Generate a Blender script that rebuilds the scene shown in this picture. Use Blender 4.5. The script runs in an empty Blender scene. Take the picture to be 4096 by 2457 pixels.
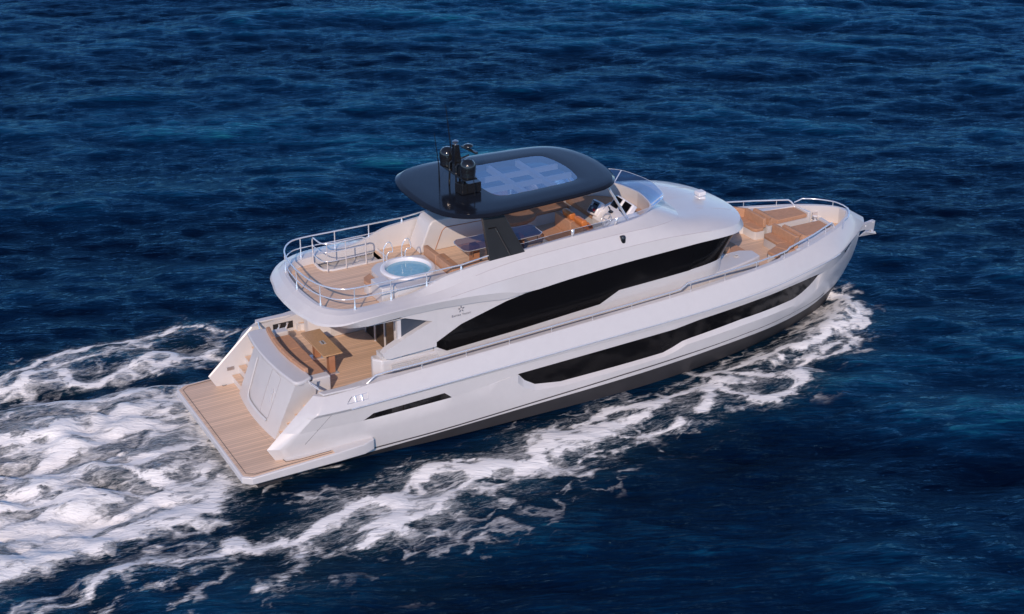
import bpy, math, random
import numpy as np
from mathutils import Vector, Matrix
random.seed(7); rng = np.random.default_rng(11)
R = math.radians
scene = bpy.context.scene
col = scene.collection

# ------------------------------------------------------------------ camera
cam_d = bpy.data.cameras.new("camera"); cam = bpy.data.objects.new("camera", cam_d); col.objects.link(cam)
cam_d.sensor_width = 36.0; cam_d.lens = 56.78; cam_d.clip_start = 1.0; cam_d.clip_end = 9000
fw = Vector((0.43060935, 0.79376891, -0.42954221)); rt = Vector((0.87908367, -0.47666732, 0.00041429)); up = Vector((0.20441988, 0.37778194, 0.90304669))
cam.matrix_world = Matrix(((rt.x, up.x, -fw.x, -12.6111), (rt.y, up.y, -fw.y, -43.2571), (rt.z, up.z, -fw.z, 25.8743), (0, 0, 0, 1)))
scene.camera = cam

# ------------------------------------------------------------------ sky, sun, exposure
SUN_EL, SUN_TRAVEL = 31.0, 53.0            # degrees; horizontal travel direction of the sunlight
world = bpy.data.worlds.new("World"); scene.world = world; world.use_nodes = True
wn = world.node_tree; wn.nodes.clear()
sky = wn.nodes.new('ShaderNodeTexSky'); sky.sky_type = 'NISHITA'; sky.sun_disc = False
sky.sun_elevation = R(SUN_EL); sky.sun_rotation = R(90 - (SUN_TRAVEL + 180)); sky.air_density = 0.75; sky.dust_density = 0.0; sky.ozone_density = 4.0; sky.altitude = 1500
bg = wn.nodes.new('ShaderNodeBackground'); bg.inputs[1].default_value = 0.15
wo = wn.nodes.new('ShaderNodeOutputWorld')
wn.links.new(sky.outputs[0], bg.inputs[0]); wn.links.new(bg.outputs[0], wo.inputs[0])
sd = bpy.data.lights.new("sun", 'SUN'); sd.energy = 2.5; sd.angle = R(0.5); sd.color = (1.0, 0.78, 0.63)
sun = bpy.data.objects.new("sun", sd); col.objects.link(sun); sun.location = (0, 0, 60)
dv = Vector((math.cos(R(SUN_TRAVEL)) * math.cos(R(SUN_EL)), math.sin(R(SUN_TRAVEL)) * math.cos(R(SUN_EL)), -math.sin(R(SUN_EL))))
sun.rotation_euler = dv.to_track_quat('-Z', 'Y').to_euler()
scene.view_settings.view_transform = 'Standard'; scene.view_settings.look = 'None'
scene.view_settings.exposure = 0.3; scene.view_settings.gamma = 1.0

# ------------------------------------------------------------------ materials
def nt(name):
    m = bpy.data.materials.new(name); m.use_nodes = True
    t = m.node_tree; b = t.nodes['Principled BSDF']; return m, t, b
def lk(t, a, b): t.links.new(a, b)
def mathn(t, op, a, b=None, clamp=False, c=None):
    n = t.nodes.new('ShaderNodeMath'); n.operation = op; n.use_clamp = clamp
    for i, v in enumerate((a, b, c)):
        if v is None: continue
        if isinstance(v, (int, float)): n.inputs[i].default_value = v
        else: lk(t, v, n.inputs[i])
    return n.outputs[0]
def noise(t, scale, detail=3, rough=.5, vec=None, dist=0.0):
    n = t.nodes.new('ShaderNodeTexNoise'); n.inputs['Scale'].default_value = scale; n.inputs['Detail'].default_value = detail
    n.inputs['Roughness'].default_value = rough; n.inputs['Distortion'].default_value = dist
    if vec is not None: lk(t, vec, n.inputs['Vector'])
    return n.outputs['Fac']
def coords(t, loc=(0, 0, 0), rot=(0, 0, 0), scale=(1, 1, 1)):
    g = t.nodes.new('ShaderNodeNewGeometry'); m = t.nodes.new('ShaderNodeMapping'); m.vector_type = 'TEXTURE'   # rotate first, then scale
    m.inputs['Location'].default_value = loc; m.inputs['Rotation'].default_value = tuple(-r for r in rot); m.inputs['Scale'].default_value = tuple(1 / s for s in scale)
    lk(t, g.outputs['Position'], m.inputs['Vector']); return m.outputs[0]
def ramp(t, fac, stops):
    n = t.nodes.new('ShaderNodeValToRGB'); e = n.color_ramp.elements
    while len(e) < len(stops): e.new(0.5)
    for i, (p, c) in enumerate(stops):
        e[i].position = p; e[i].color = (*c, 1) if len(c) == 3 else c
    lk(t, fac, n.inputs[0]); return n.outputs[0]
def simple(name, c, rough=.4, metal=0.0, coat=0.0, nz=0.06, nscale=3.0, bump=0.0, bscale=80, spec=.5):
    m, t, b = nt(name)
    n = noise(t, nscale, 4, .6, coords(t))
    lo = tuple(max(0, x * (1 - nz)) for x in c); hi = tuple(min(1, x * (1 + nz)) for x in c)
    lk(t, ramp(t, n, [(.3, lo), (.7, hi)]), b.inputs['Base Color'])
    b.inputs['Metallic'].default_value = metal; b.inputs['Coat Weight'].default_value = coat; b.inputs['Coat Roughness'].default_value = .05
    b.inputs['Specular IOR Level'].default_value = spec
    lk(t, mathn(t, 'MULTIPLY_ADD', n, .08, c=max(0.0, rough - .04)), b.inputs['Roughness'])
    if bump:
        bn = t.nodes.new('ShaderNodeBump'); bn.inputs['Strength'].default_value = bump; bn.inputs['Distance'].default_value = .01
        lk(t, noise(t, bscale, 3, .6, coords(t)), bn.inputs['Height']); lk(t, bn.outputs[0], b.inputs['Normal'])
    return m
M = {}
M['gelcoat'] = simple('gelcoat', (.645, .63, .628), .32, coat=.30, nz=.02)
M['gelcoat_top'] = M['gelcoat']
M['bulkhead'] = M['gelcoat']
M['antifoul'] = simple('antifoul', (.038, .036, .039), .5, nz=.12, nscale=1.5)
M['stripe'] = simple('stripe', (.06, .055, .06), .35)
M['glass_black'] = simple('glass_black', (.006, .006, .007), .10, nz=.05, spec=.13)
M['steel'] = simple('steel', (.90, .91, .94), .22, metal=.6, nz=.03)
M['steel_matte'] = simple('steel_matte', (.6, .6, .62), .35, metal=1.0)
M['navy'] = simple('navy', (.010, .012, .018), .12, nz=.05, spec=.30)
M['black_gloss'] = simple('black_gloss', (.012, .012, .013), .12, coat=.5)
M['black_rubber'] = simple('black_rubber', (.02, .02, .022), .55)
M['pillar'] = simple('pillar', (.030, .033, .036), .35)
M['cushion'] = simple('cushion', (.50, .28, .17), .8, nz=.10, nscale=9, bump=.35, bscale=140)
M['cushion_lit'] = M['cushion']
M['orange'] = simple('orange', (.62, .20, .05), .42, nz=.08, bump=.15, bscale=40)
M['console'] = simple('console', (.80, .80, .82), .3, coat=.3, nz=.02)
M['panel_grey'] = simple('panel_grey', (.05, .065, .09), .4)
M['red'] = simple('red', (.6, .02, .03), .4)
M['screen'] = simple('screen', (.006, .006, .008), .08)
M['grey_floor'] = simple('grey_floor', (.36, .35, .34), .7, nz=.05)
M['wood'] = simple('wood', (.50, .31, .16), .45, nz=.14, nscale=14)
M['leg_wood'] = simple('leg_wood', (.42, .20, .11), .55, nz=.12)
M['logo'] = simple('logo', (.12, .13, .17), .4)
M['tub_liner'] = simple('tub_liner', (.25, .50, .66), .3)
M['door_dark'] = simple('door_dark', (.02, .018, .017), .12)
def teak(name, along='x', pitch=.11, base=(.76, .54, .385)):
    m, t, b = nt(name)
    g = t.nodes.new('ShaderNodeNewGeometry'); s = t.nodes.new('ShaderNodeSeparateXYZ'); lk(t, g.outputs['Position'], s.inputs[0])
    v = s.outputs[1] if along == 'x' else s.outputs[0]
    ph = mathn(t, 'FRACT', mathn(t, 'MULTIPLY', v, 1 / pitch))
    line = mathn(t, 'LESS_THAN', ph, .12)
    cell = mathn(t, 'FLOOR', mathn(t, 'MULTIPLY', v, 1 / pitch))
    w = t.nodes.new('ShaderNodeTexWhiteNoise'); w.noise_dimensions = '1D'; lk(t, cell, w.inputs['W'])
    n = noise(t, 5, 5, .6, coords(t, scale=(.25, 4, 1) if along == 'x' else (4, .25, 1)))
    f = mathn(t, 'ADD', mathn(t, 'MULTIPLY', w.outputs[0], .45), mathn(t, 'MULTIPLY', n, .55))
    c = ramp(t, f, [(.2, tuple(x * .84 for x in base)), (.8, tuple(min(1, x * 1.12) for x in base))])
    mx = t.nodes.new('ShaderNodeMix'); mx.data_type = 'RGBA'; lk(t, line, mx.inputs[0]); lk(t, c, mx.inputs[6]); mx.inputs[7].default_value = (.50, .36, .25, 1)
    lk(t, mx.outputs[2], b.inputs['Base Color']); b.inputs['Roughness'].default_value = .5
    return m
M['teak'] = teak('teak'); M['teak_dark_edge'] = simple('teak_edge', (.52, .37, .25), .55, nz=.1)
M['teak_plain'] = simple('teak_plain', (.60, .44, .30), .5, nz=.12, nscale=8)
def glassy(name, tint, refl, rough=.03, gc=(.9, .93, 1, 1)):
    m, t, b = nt(name); t.nodes.remove(b)
    tr = t.nodes.new('ShaderNodeBsdfTransparent'); tr.inputs[0].default_value = (*tint, 1)
    gl = t.nodes.new('ShaderNodeBsdfGlossy'); gl.inputs[0].default_value = gc; gl.inputs['Roughness'].default_value = rough
    g = t.nodes.new('ShaderNodeNewGeometry'); dp = t.nodes.new('ShaderNodeVectorMath'); dp.operation = 'DOT_PRODUCT'
    lk(t, g.outputs['Normal'], dp.inputs[0]); lk(t, g.outputs['Incoming'], dp.inputs[1])
    sch = mathn(t, 'MULTIPLY_ADD', mathn(t, 'POWER', mathn(t, 'SUBTRACT', 1.0, mathn(t, 'ABSOLUTE', dp.outputs['Value']), clamp=True), 5.0), .92, c=.05)
    n = noise(t, 2.0, 2, .5, coords(t))
    f = mathn(t, 'ADD', sch, mathn(t, 'MULTIPLY_ADD', n, .04, c=refl), clamp=True)
    mx = t.nodes.new('ShaderNodeMixShader'); lk(t, f, mx.inputs[0]); lk(t, tr.outputs[0], mx.inputs[1]); lk(t, gl.outputs[0], mx.inputs[2])
    lk(t, mx.outputs[0], t.nodes['Material Output'].inputs[0]); return m
M['beam'] = simple('beam', (.30, .34, .42), .5)
M['crease_line'] = simple('crease_line', (.50, .46, .47), .5)
M['seam'] = simple('seam', (.48, .46, .48), .5)
M['glass'] = glassy('clear_glass', (.60, .73, .92), .27)
M['glass_sky'] = glassy('skylight_glass', (.80, .84, .90), .30, .03, (.80, .84, .92, 1))
M['glass_smoke'] = glassy('smoked_glass', (.34, .28, .25), .05, .03, (.40, .48, .66, 1))
def poolwater():
    m, t, b = nt('pool_water'); n = noise(t, 7, 3, .5, coords(t))
    lk(t, ramp(t, n, [(.3, (.20, .46, .62)), (.7, (.27, .54, .70))]), b.inputs['Base Color']); b.inputs['Roughness'].default_value = .06
    bn = t.nodes.new('ShaderNodeBump'); bn.inputs['Strength'].default_value = .25; bn.inputs['Distance'].default_value = .02
    lk(t, n, bn.inputs['Height']); lk(t, bn.outputs[0], b.inputs['Normal']); return m
M['pool'] = poolwater()

# ------------------------------------------------------------------ object helpers
def org(o):
    v = Vector((0, 0, 0))
    while o is not None: v += Vector(o.location); o = o.parent
    return v
def tag(o, label=None, cat=None, group=None, kind=None):
    for k, v in (('label', label), ('category', cat), ('group', group), ('kind', kind)):
        if v: o[k] = v
    return o
def thing(name, loc, label, cat, group=None):
    o = bpy.data.objects.new(name, None); o.empty_display_size = .3; col.objects.link(o); o.location = loc
    return tag(o, label, cat, group)
def cr(pts, sub, closed=False):
    P = [np.array(p, float) for p in pts]; n = len(P); out = []
    rngi = range(n) if closed else range(n - 1)
    for i in rngi:
        p1, p2 = P[i], P[(i + 1) % n]
        p0 = P[(i - 1) % n] if (closed or i > 0) else 2 * p1 - p2
        p3 = P[(i + 2) % n] if (closed or i + 2 < n) else 2 * p2 - p1
        for k in range(sub):
            t = k / sub
            out.append(.5 * ((2 * p1) + (-p0 + p2) * t + (2 * p0 - 5 * p1 + 4 * p2 - p3) * t * t + (-p0 + 3 * p1 - 3 * p2 + p3) * t ** 3))
    if not closed: out.append(P[-1])
    return out
class MB:
    def __init__(s): s.v = []; s.f = []
    def add(s, v, f, mirror=False):
        b = len(s.v); s.v += [tuple(map(float, p)) for p in v]; s.f += [tuple(b + i for i in q) for q in f]
        if mirror:
            b = len(s.v); s.v += [(float(p[0]), -float(p[1]), float(p[2])) for p in v]; s.f += [tuple(b + i for i in reversed(q)) for q in f]
        return s
    def box(s, x0, x1, y0, y1, z0, z1, mirror=False):
        v = [(x, y, z) for z in (z0, z1) for y in (y0, y1) for x in (x0, x1)]
        return s.add(v, [(0, 2, 3, 1), (4, 5, 7, 6), (0, 1, 5, 4), (2, 6, 7, 3), (0, 4, 6, 2), (1, 3, 7, 5)], mirror)
    def prism(s, poly, z0, z1, mirror=False, z1s=None):
        n = len(poly); a = sum(poly[i][0] * poly[(i + 1) % n][1] - poly[(i + 1) % n][0] * poly[i][1] for i in range(n))
        if a < 0: poly = poly[::-1]; z1s = z1s[::-1] if z1s else None
        v = [(x, y, z0) for x, y in poly] + [(x, y, (z1s[i] if z1s else z1)) for i, (x, y) in enumerate(poly)]
        f = [tuple(reversed(range(n))), tuple(range(n, 2 * n))] + [(i, (i + 1) % n, n + (i + 1) % n, n + i) for i in range(n)]
        return s.add(v, f, mirror)
    def prism_y(s, poly, y0, y1, mirror=False):
        "poly in x,z extruded along y"
        n = len(poly); a = sum(poly[i][0] * poly[(i + 1) % n][1] - poly[(i + 1) % n][0] * poly[i][1] for i in range(n))
        if a < 0: poly = poly[::-1]
        if y0 > y1: y0, y1 = y1, y0
        v = [(x, y0, z) for x, z in poly] + [(x, y1, z) for x, z in poly]
        f = [tuple(range(n)), tuple(reversed(range(n, 2 * n)))] + [((i + 1) % n, i, n + i, n + (i + 1) % n) for i in range(n)]
        return s.add(v, f, mirror)
    def loft(s, rows, closed=False, mirror=False, flip=False):
        m = len(rows[0]); v = [p for r in rows for p in r]; f = []
        for i in range(len(rows) - 1):
            for j in range(m if closed else m - 1):
                a, b = i * m + j, i * m + (j + 1) % m; q = (a, b, b + m, a + m)
                pts = {tuple(np.round(v[k], 5)) for k in q}
                if len(pts) >= 3: f.append(q[::-1] if flip else q)
        return s.add(v, f, mirror)
    def tube(s, pts, r, n=8, closed=False, caps=True, mirror=False):
        P = [Vector(p) for p in pts]; k = len(P); rows = []; ref = None
        for i in range(k):
            if closed: d = P[(i + 1) % k] - P[i - 1]
            else: d = P[min(i + 1, k - 1)] - P[max(i - 1, 0)]
            d.normalize()
            if ref is None: ref = Vector((0, 0, 1)) if abs(d.z) < .9 else Vector((1, 0, 0))
            u = (ref - d * ref.dot(d)).normalized(); w = d.cross(u); ref = u
            rr = r[i] if isinstance(r, (list, tuple)) else r
            rows.append([P[i] + (u * math.cos(a) + w * math.sin(a)) * rr for a in [2 * math.pi * j / n for j in range(n)]])
        v = [p for q in rows for p in q]; f = []
        for i in range(k if closed else k - 1):
            for j in range(n):
                a, b = i * n + j, i * n + (j + 1) % n; c, d2 = ((i + 1) % k) * n + (j + 1) % n, ((i + 1) % k) * n + j
                f.append((a, b, c, d2))
        if caps and not closed: f += [tuple(reversed(range(n))), tuple(range((k - 1) * n, k * n))]
        return s.add(v, f, mirror)
    def lathe(s, prof, c=(0, 0, 0), n=24, axis='z', mirror=False):
        rows = []
        for r, h in prof:
            row = []
            for j in range(n):
                a = 2 * math.pi * j / n
                if axis == 'z': row.append((c[0] + r * math.cos(a), c[1] + r * math.sin(a), c[2] + h))
                elif axis == 'y': row.append((c[0] + r * math.cos(a), c[1] + h, c[2] + r * math.sin(a)))
                else: row.append((c[0] + h, c[1] + r * math.cos(a), c[2] + r * math.sin(a)))
            rows.append(row)
        v = [p for q in rows for p in q]; f = []
        for i in range(len(prof) - 1):
            for j in range(n):
                a, b = i * n + j, i * n + (j + 1) % n; f.append((a, b, b + n, a + n))
        f += [tuple(reversed(range(n))), tuple(range((len(prof) - 1) * n, len(prof) * n))]
        return s.add(v, f, mirror)
    def xform(s, mat):
        s.v = [tuple(mat @ Vector(p)) for p in s.v]; return s
    def build(s, name, mat, parent=None, bevel=0.0, seg=2, smooth=38, weld=True, solid=0.0, fixn=True):
        o_ = org(parent) if parent else Vector((0, 0, 0))
        me = bpy.data.meshes.new(name); me.from_pydata([(p[0] - o_.x, p[1] - o_.y, p[2] - o_.z) for p in s.v], [], s.f)
        if weld or fixn:
            import bmesh
            bm = bmesh.new(); bm.from_mesh(me)
            if weld: bmesh.ops.remove_doubles(bm, verts=bm.verts, dist=.0008)
            if fixn: bmesh.ops.recalc_face_normals(bm, faces=bm.faces)
            bm.to_mesh(me); bm.free()
        me.materials.append(M[mat] if isinstance(mat, str) else mat)
        if smooth:
            me.shade_smooth(); me.set_sharp_from_angle(angle=R(smooth))
        o = bpy.data.objects.new(name, me); col.objects.link(o)
        if parent: o.parent = parent
        if solid:
            md = o.modifiers.new('solid', 'SOLIDIFY'); md.thickness = solid; md.offset = 0
        if bevel:
            md = o.modifiers.new('bevel', 'BEVEL'); md.width = bevel; md.segments = seg; md.limit_method = 'ANGLE'; md.angle_limit = R(40); md.harden_normals = False
        return o
def tab(*pts):
    xs = [p[0] for p in pts]; ys = [p[1] for p in pts]
    return lambda x: float(np.interp(x, xs, ys))
def smtab(*pts):
    "smooth monotone-ish table"
    P = cr([(p[0], p[1]) for p in pts], 8); xs = [p[0] for p in P]; ys = [p[1] for p in P]
    return lambda x: float(np.interp(x, xs, ys))
def pipe(name, pts, r, parent, mat='steel', n=8, mirror=False):
    return MB().tube(pts, r, n, mirror=mirror).build(name, mat, parent, smooth=60)

# ------------------------------------------------------------------ the sea
# foam streaks (width m, strength, world x/y path) and foam fields (strength, world outline)
FS=[(0.28,0.90,[(-4.7,8.1),(-3.8,8.1),(-2.6,8.6),(-1.7,8.4),(-0.7,8.4),(0.2,8.5),(1.1,8.6),(2.2,8.6),(2.8,7.9)]),
(0.35,1.00,[(-4.9,7.1),(-4.4,7.3),(-3.6,7.7),(-2.8,7.6),(-2.4,7.1),(-2.1,6.2),(-1.4,6.1),(-0.7,6.5),(0.2,7.2),(0.8,6.8),(0.9,6.2),(1.5,6.3),(2.6,6.4)]),
(0.22,0.70,[(-4.8,7.5),(-4.4,6.9),(-4.2,6.5),(-4.5,6.2),(-5.0,6.5)]),
(0.30,0.60,[(-3.4,7.5),(-2.4,7.9),(-1.2,7.8),(-0.0,7.8),(0.7,7.1)]),
(0.22,0.60,[(-1.0,7.1),(0.0,6.6),(0.5,5.8),(1.8,6.0)]),
(0.50,0.35,[(-2.5,8.0),(-0.5,7.4),(1.9,7.4),(2.9,7.1)]),
(0.30,1.00,[(-6.6,5.6),(-5.3,5.4),(-4.0,5.1),(-2.3,4.5),(-1.4,4.4),(-0.6,4.5),(0.6,4.4)]),
(0.50,0.95,[(-6.3,3.6),(-5.1,3.1),(-4.1,3.1),(-3.3,2.1),(-2.3,2.0),(-1.3,2.2),(-0.1,2.5),(0.4,1.9)]),
(0.45,0.80,[(-3.2,3.3),(-2.0,3.0),(-1.1,2.8),(-0.4,3.3),(0.3,3.8)]),
(0.60,0.95,[(-6.8,1.4),(-5.6,1.3),(-4.5,1.6),(-3.6,2.1),(-3.8,3.1),(-3.4,2.7)]),
(0.50,0.85,[(-4.9,0.2),(-3.9,0.3),(-2.6,0.1),(-1.6,-0.0),(-0.5,0.3),(0.1,0.1)]),
(0.30,1.00,[(-2.6,0.1),(-2.2,-0.8),(-1.7,-1.6),(-1.3,-1.7),(-0.3,-1.3),(0.0,-1.3)]),
(0.70,0.95,[(-7.1,0.1),(-5.9,-0.1),(-5.1,0.5),(-4.5,0.5)]),
(0.50,0.90,[(-5.6,-1.4),(-4.2,-1.1),(-3.2,-1.2),(-2.5,-1.9),(-1.8,-1.8)]),
(0.40,1.00,[(-6.9,-0.6),(-5.4,-0.8),(-4.7,-1.0),(-3.5,-0.9)]),
(0.40,0.95,[(-7.2,-1.4),(-5.8,-2.1),(-4.7,-2.7),(-3.5,-2.3),(-2.6,-2.2),(-1.8,-2.3),(-1.1,-2.5)]),
(0.70,0.90,[(-4.7,-3.9),(-3.9,-3.4),(-3.0,-3.3),(-1.9,-3.1),(-1.2,-3.3),(-0.4,-2.6),(-0.3,-2.0)]),
(0.50,1.00,[(-7.9,-4.7),(-7.5,-4.4),(-6.7,-4.0),(-5.6,-3.8),(-4.5,-3.8),(-3.6,-3.6),(-2.9,-3.7),(-1.8,-3.5)]),
(0.40,0.70,[(-7.2,-1.9),(-6.1,-2.5),(-5.5,-2.5),(-4.4,-2.5)]),
(0.35,0.70,[(-2.3,0.1),(-1.8,-0.8),(-1.1,-0.6),(-0.4,-0.7)]),
(0.30,0.85,[(-7.0,-6.1),(-6.2,-6.2),(-5.6,-6.2),(-5.2,-5.7),(-4.7,-5.4),(-4.0,-5.6),(-2.8,-5.8),(-1.9,-5.8),(-1.4,-5.7),(-1.0,-5.4)]),
(0.35,0.90,[(-1.3,-5.4),(-0.7,-5.8),(0.2,-6.0),(0.9,-6.0),(1.8,-5.7),(2.5,-5.5)]),
(0.25,0.60,[(-4.3,-6.4),(-3.4,-6.5),(-2.5,-6.6),(-1.8,-6.4),(-1.3,-6.0)]),
(0.30,0.60,[(0.5,-6.6),(0.3,-7.3),(-0.1,-8.0),(-0.8,-8.3),(-1.3,-8.3)]),
(0.25,0.50,[(0.8,-7.1),(1.2,-7.5),(1.7,-7.3)]),
(0.30,0.55,[(-5.3,-7.0),(-4.8,-6.8),(-4.4,-6.3),(-4.5,-5.6)]),
(0.25,0.50,[(-1.2,-6.5),(-2.0,-7.0),(-2.7,-7.5),(-3.5,-7.9)]),
(0.40,1.00,[(0.1,-5.8),(0.7,-6.0),(1.2,-5.9),(1.8,-5.5),(2.4,-5.4),(2.9,-5.3),(3.4,-5.5),(3.9,-5.7)]),
(0.50,1.00,[(3.3,-5.6),(3.9,-5.7),(3.9,-6.1),(3.6,-6.5),(3.2,-6.6),(2.8,-6.7),(2.4,-6.6)]),
(0.35,1.00,[(3.9,-5.6),(4.3,-5.3),(4.9,-4.9),(5.5,-4.6),(6.0,-4.8),(6.2,-5.1),(6.4,-5.5)]),
(0.45,1.00,[(6.3,-5.3),(6.7,-5.4),(7.1,-5.3),(7.5,-5.4),(7.7,-5.9)]),
(0.35,1.00,[(6.6,-5.5),(6.1,-5.8),(5.7,-6.2),(5.0,-6.7),(4.4,-6.8),(3.7,-6.7),(3.2,-6.9),(2.7,-7.1),(2.2,-7.4)]),
(0.25,0.90,[(6.5,-4.5),(7.1,-5.0),(7.7,-5.2),(8.2,-5.5),(8.6,-5.4)]),
(0.50,1.00,[(7.7,-5.9),(8.1,-5.8),(8.6,-5.6),(8.8,-5.2),(9.2,-5.1),(9.5,-5.5)]),
(0.70,1.00,[(9.7,-4.9),(10.1,-5.3),(10.6,-5.4),(11.2,-5.0),(10.8,-4.8),(11.6,-4.9),(12.2,-4.9)]),
(0.25,0.80,[(7.1,-6.5),(7.7,-6.4),(8.2,-6.6),(8.9,-6.5)]),
(0.20,0.80,[(9.6,-6.4),(10.4,-6.1),(10.9,-6.3),(11.5,-6.4),(12.6,-6.0)]),
(0.35,0.70,[(6.4,-6.3),(6.6,-6.8),(6.8,-6.7)]),
(0.30,0.60,[(1.0,-6.8),(1.1,-7.3),(1.3,-7.5),(1.7,-7.2),(2.2,-7.4)]),
(0.50,0.70,[(0.7,-6.4),(0.4,-7.2),(-0.1,-8.0)]),
(0.35,0.80,[(2.6,-7.2),(3.0,-7.1),(3.5,-7.2)]),
(0.30,0.50,[(1.1,-4.3),(1.9,-4.5),(3.2,-4.5),(4.1,-4.4),(5.0,-4.0),(6.0,-4.4)]),
(0.25,0.60,[(-0.0,-2.1),(0.5,-2.6),(1.4,-2.6),(2.2,-2.7),(3.5,-3.0)]),
(0.35,1.00,[(12.4,-3.8),(12.9,-4.0),(13.8,-4.5),(14.8,-4.3),(15.7,-4.3),(16.6,-4.0),(16.9,-3.5),(17.4,-3.3),(17.6,-3.9),(18.0,-4.4)]),
(0.50,1.00,[(14.9,-5.5),(15.6,-4.8),(16.3,-4.5),(16.5,-5.0)]),
(0.30,1.00,[(17.6,-3.3),(18.5,-3.3),(19.6,-3.4),(19.8,-3.7)]),
(0.40,1.00,[(19.6,-3.3),(20.4,-3.0),(20.7,-3.4),(21.8,-2.9),(22.8,-2.1),(23.0,-2.5),(23.5,-2.5),(24.2,-2.2)]),
(0.25,1.00,[(24.7,0.0),(24.6,-0.8),(24.7,-1.5),(24.4,-2.3),(23.8,-2.9),(23.3,-2.8)]),
(0.25,1.00,[(22.4,-3.9),(21.8,-4.2),(21.1,-4.2),(20.7,-4.2),(20.2,-4.6),(19.7,-4.8),(18.9,-5.2),(18.6,-5.6),(17.9,-6.0),(17.2,-6.0),(16.7,-5.6),(16.5,-5.0)]),
(0.25,0.80,[(18.3,-3.9),(18.2,-4.5),(18.3,-4.9),(18.8,-5.0)]),
(0.40,0.80,[(19.7,-5.0),(18.9,-5.4),(18.4,-5.1),(18.0,-4.5)]),
(0.45,0.80,[(23.9,-0.9),(23.4,-1.7),(22.8,-2.3),(22.7,-3.2),(22.9,-3.5)]),
(0.30,0.70,[(16.6,-3.0),(16.9,-3.5),(16.9,-4.2)]),
(0.30,0.60,[(14.6,-3.6),(15.6,-3.4),(17.0,-3.1),(18.8,-2.5),(20.4,-2.1),(22.1,-1.6),(23.6,-0.9)]),
(0.30,0.95,[(10.9,-4.2),(11.7,-4.1),(12.5,-4.0),(12.9,-4.0)]),
(0.35,1.00,[(8.7,-5.2),(9.6,-4.8),(10.4,-4.7),(11.3,-4.7),(12.4,-4.8),(13.3,-4.9)]),
(0.30,0.90,[(11.2,-5.0),(11.9,-5.7),(12.7,-5.8),(14.0,-5.7)]),
(0.35,0.90,[(24.7,-0.0),(24.3,-0.8),(24.1,-1.7),(23.9,-2.5)]),
(0.25,0.80,[(19.7,-4.0),(20.6,-3.9),(21.6,-3.6),(22.4,-3.4)])]
FR=[(0.92,[(-7.3,5.6),(-5.3,5.3),(-2.3,4.4),(-0.6,4.4),(0.6,4.4),(2.5,2.6),(1.6,-1.6),(0.3,-2.8),(-0.4,-2.6),(-1.8,-3.5),(-3.7,-3.8),(-7.5,-4.5),(-9.3,-5.0)]),
(0.40,[(-6.1,8.1),(-4.7,8.0),(-2.6,8.6),(0.2,8.5),(2.2,8.6),(3.1,7.8),(2.9,5.9),(0.4,5.5),(-2.4,5.8),(-5.1,6.4)]),
(0.40,[(24.7,0.1),(24.6,-1.5),(24.4,-2.3),(23.7,-2.9),(22.4,-3.9),(20.8,-4.2),(18.9,-5.2),(18.5,-5.7),(17.2,-6.0),(16.4,-5.1),(14.9,-5.5),(13.6,-5.1),(14.1,-4.3),(17.1,-3.1),(20.4,-2.1),(23.8,-0.7)]),
(0.36,[(13.0,-5.4),(12.4,-6.3),(9.6,-6.4),(7.2,-6.7),(5.6,-7.1),(3.5,-7.7),(1.3,-7.5),(0.4,-6.8),(-0.2,-6.1),(1.2,-4.7),(3.6,-4.4),(6.5,-4.4),(8.7,-4.0),(12.0,-3.8)]),
(0.22,[(2.4,-7.1),(4.2,-7.0),(7.3,-6.7),(11.1,-6.9),(9.7,-8.4),(6.7,-9.4),(4.6,-9.9),(2.5,-10.6),(1.3,-9.6)])]

def seg_foam(X, Y):
    # ragged streaks: bend the lookup with two sizes of turbulence
    n_ = lambda k, a, b: samp(H1, X * k + a, Y * k + b, 94.0) / H1.std()
    X, Y = X + .16 * n_(2.2, 5, 9) + .07 * n_(6.5, 2, 31) + .03 * n_(15, 2, 3), Y + .10 * n_(2.4, 41, 17) + .06 * n_(7.0, 12, 3) + .03 * n_(14, 20, 5)
    D = np.zeros_like(X); Hl = np.zeros_like(X)
    for w, s_, P in FS:
        P = np.array(cr(P, 5)); best = np.full(X.shape, 1e9)
        w = w * .70; lo, hi = P.min(0) - 6 * w - .6, P.max(0) + 6 * w + .6
        ix = np.where((X >= lo[0]) & (X <= hi[0]) & (Y >= lo[1]) & (Y <= hi[1]))
        if len(ix[0]) == 0: continue
        x, y = X[ix], Y[ix]; b = np.full(x.shape, 1e9)
        for i in range(len(P) - 1):
            a, c = P[i], P[i + 1]; d = c - a; L = d @ d + 1e-9
            t = np.clip(((x - a[0]) * d[0] + (y - a[1]) * d[1]) / L, 0, 1)
            b = np.minimum(b, np.hypot(x - a[0] - t * d[0], y - a[1] - t * d[1]))
        D[ix] = np.maximum(D[ix], s_ * np.exp(-(b / w) ** 2 * .9)); Hl[ix] = np.maximum(Hl[ix], .62 * s_ * np.exp(-(b / (3.6 * w)) ** 2))
    return D, Hl
def inside(P, X, Y):
    r = np.zeros(X.shape, bool); n = len(P)
    for i in range(n):
        (x0, y0), (x1, y1) = P[i], P[(i + 1) % n]
        c = ((y0 > Y) != (y1 > Y)) & (X < (x1 - x0) * (Y - y0) / (y1 - y0 + 1e-12) + x0); r ^= c
    return r
def blur(a, k):
    for ax in (0, 1):
        c = np.cumsum(np.pad(a, [(k + 1, k) if i == ax else (0, 0) for i in (0, 1)], mode='edge'), axis=ax)
        a = (np.take(c, range(2 * k + 1, c.shape[ax]), axis=ax) - np.take(c, range(0, c.shape[ax] - 2 * k - 1), axis=ax)) / (2 * k + 1)
    return a
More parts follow.
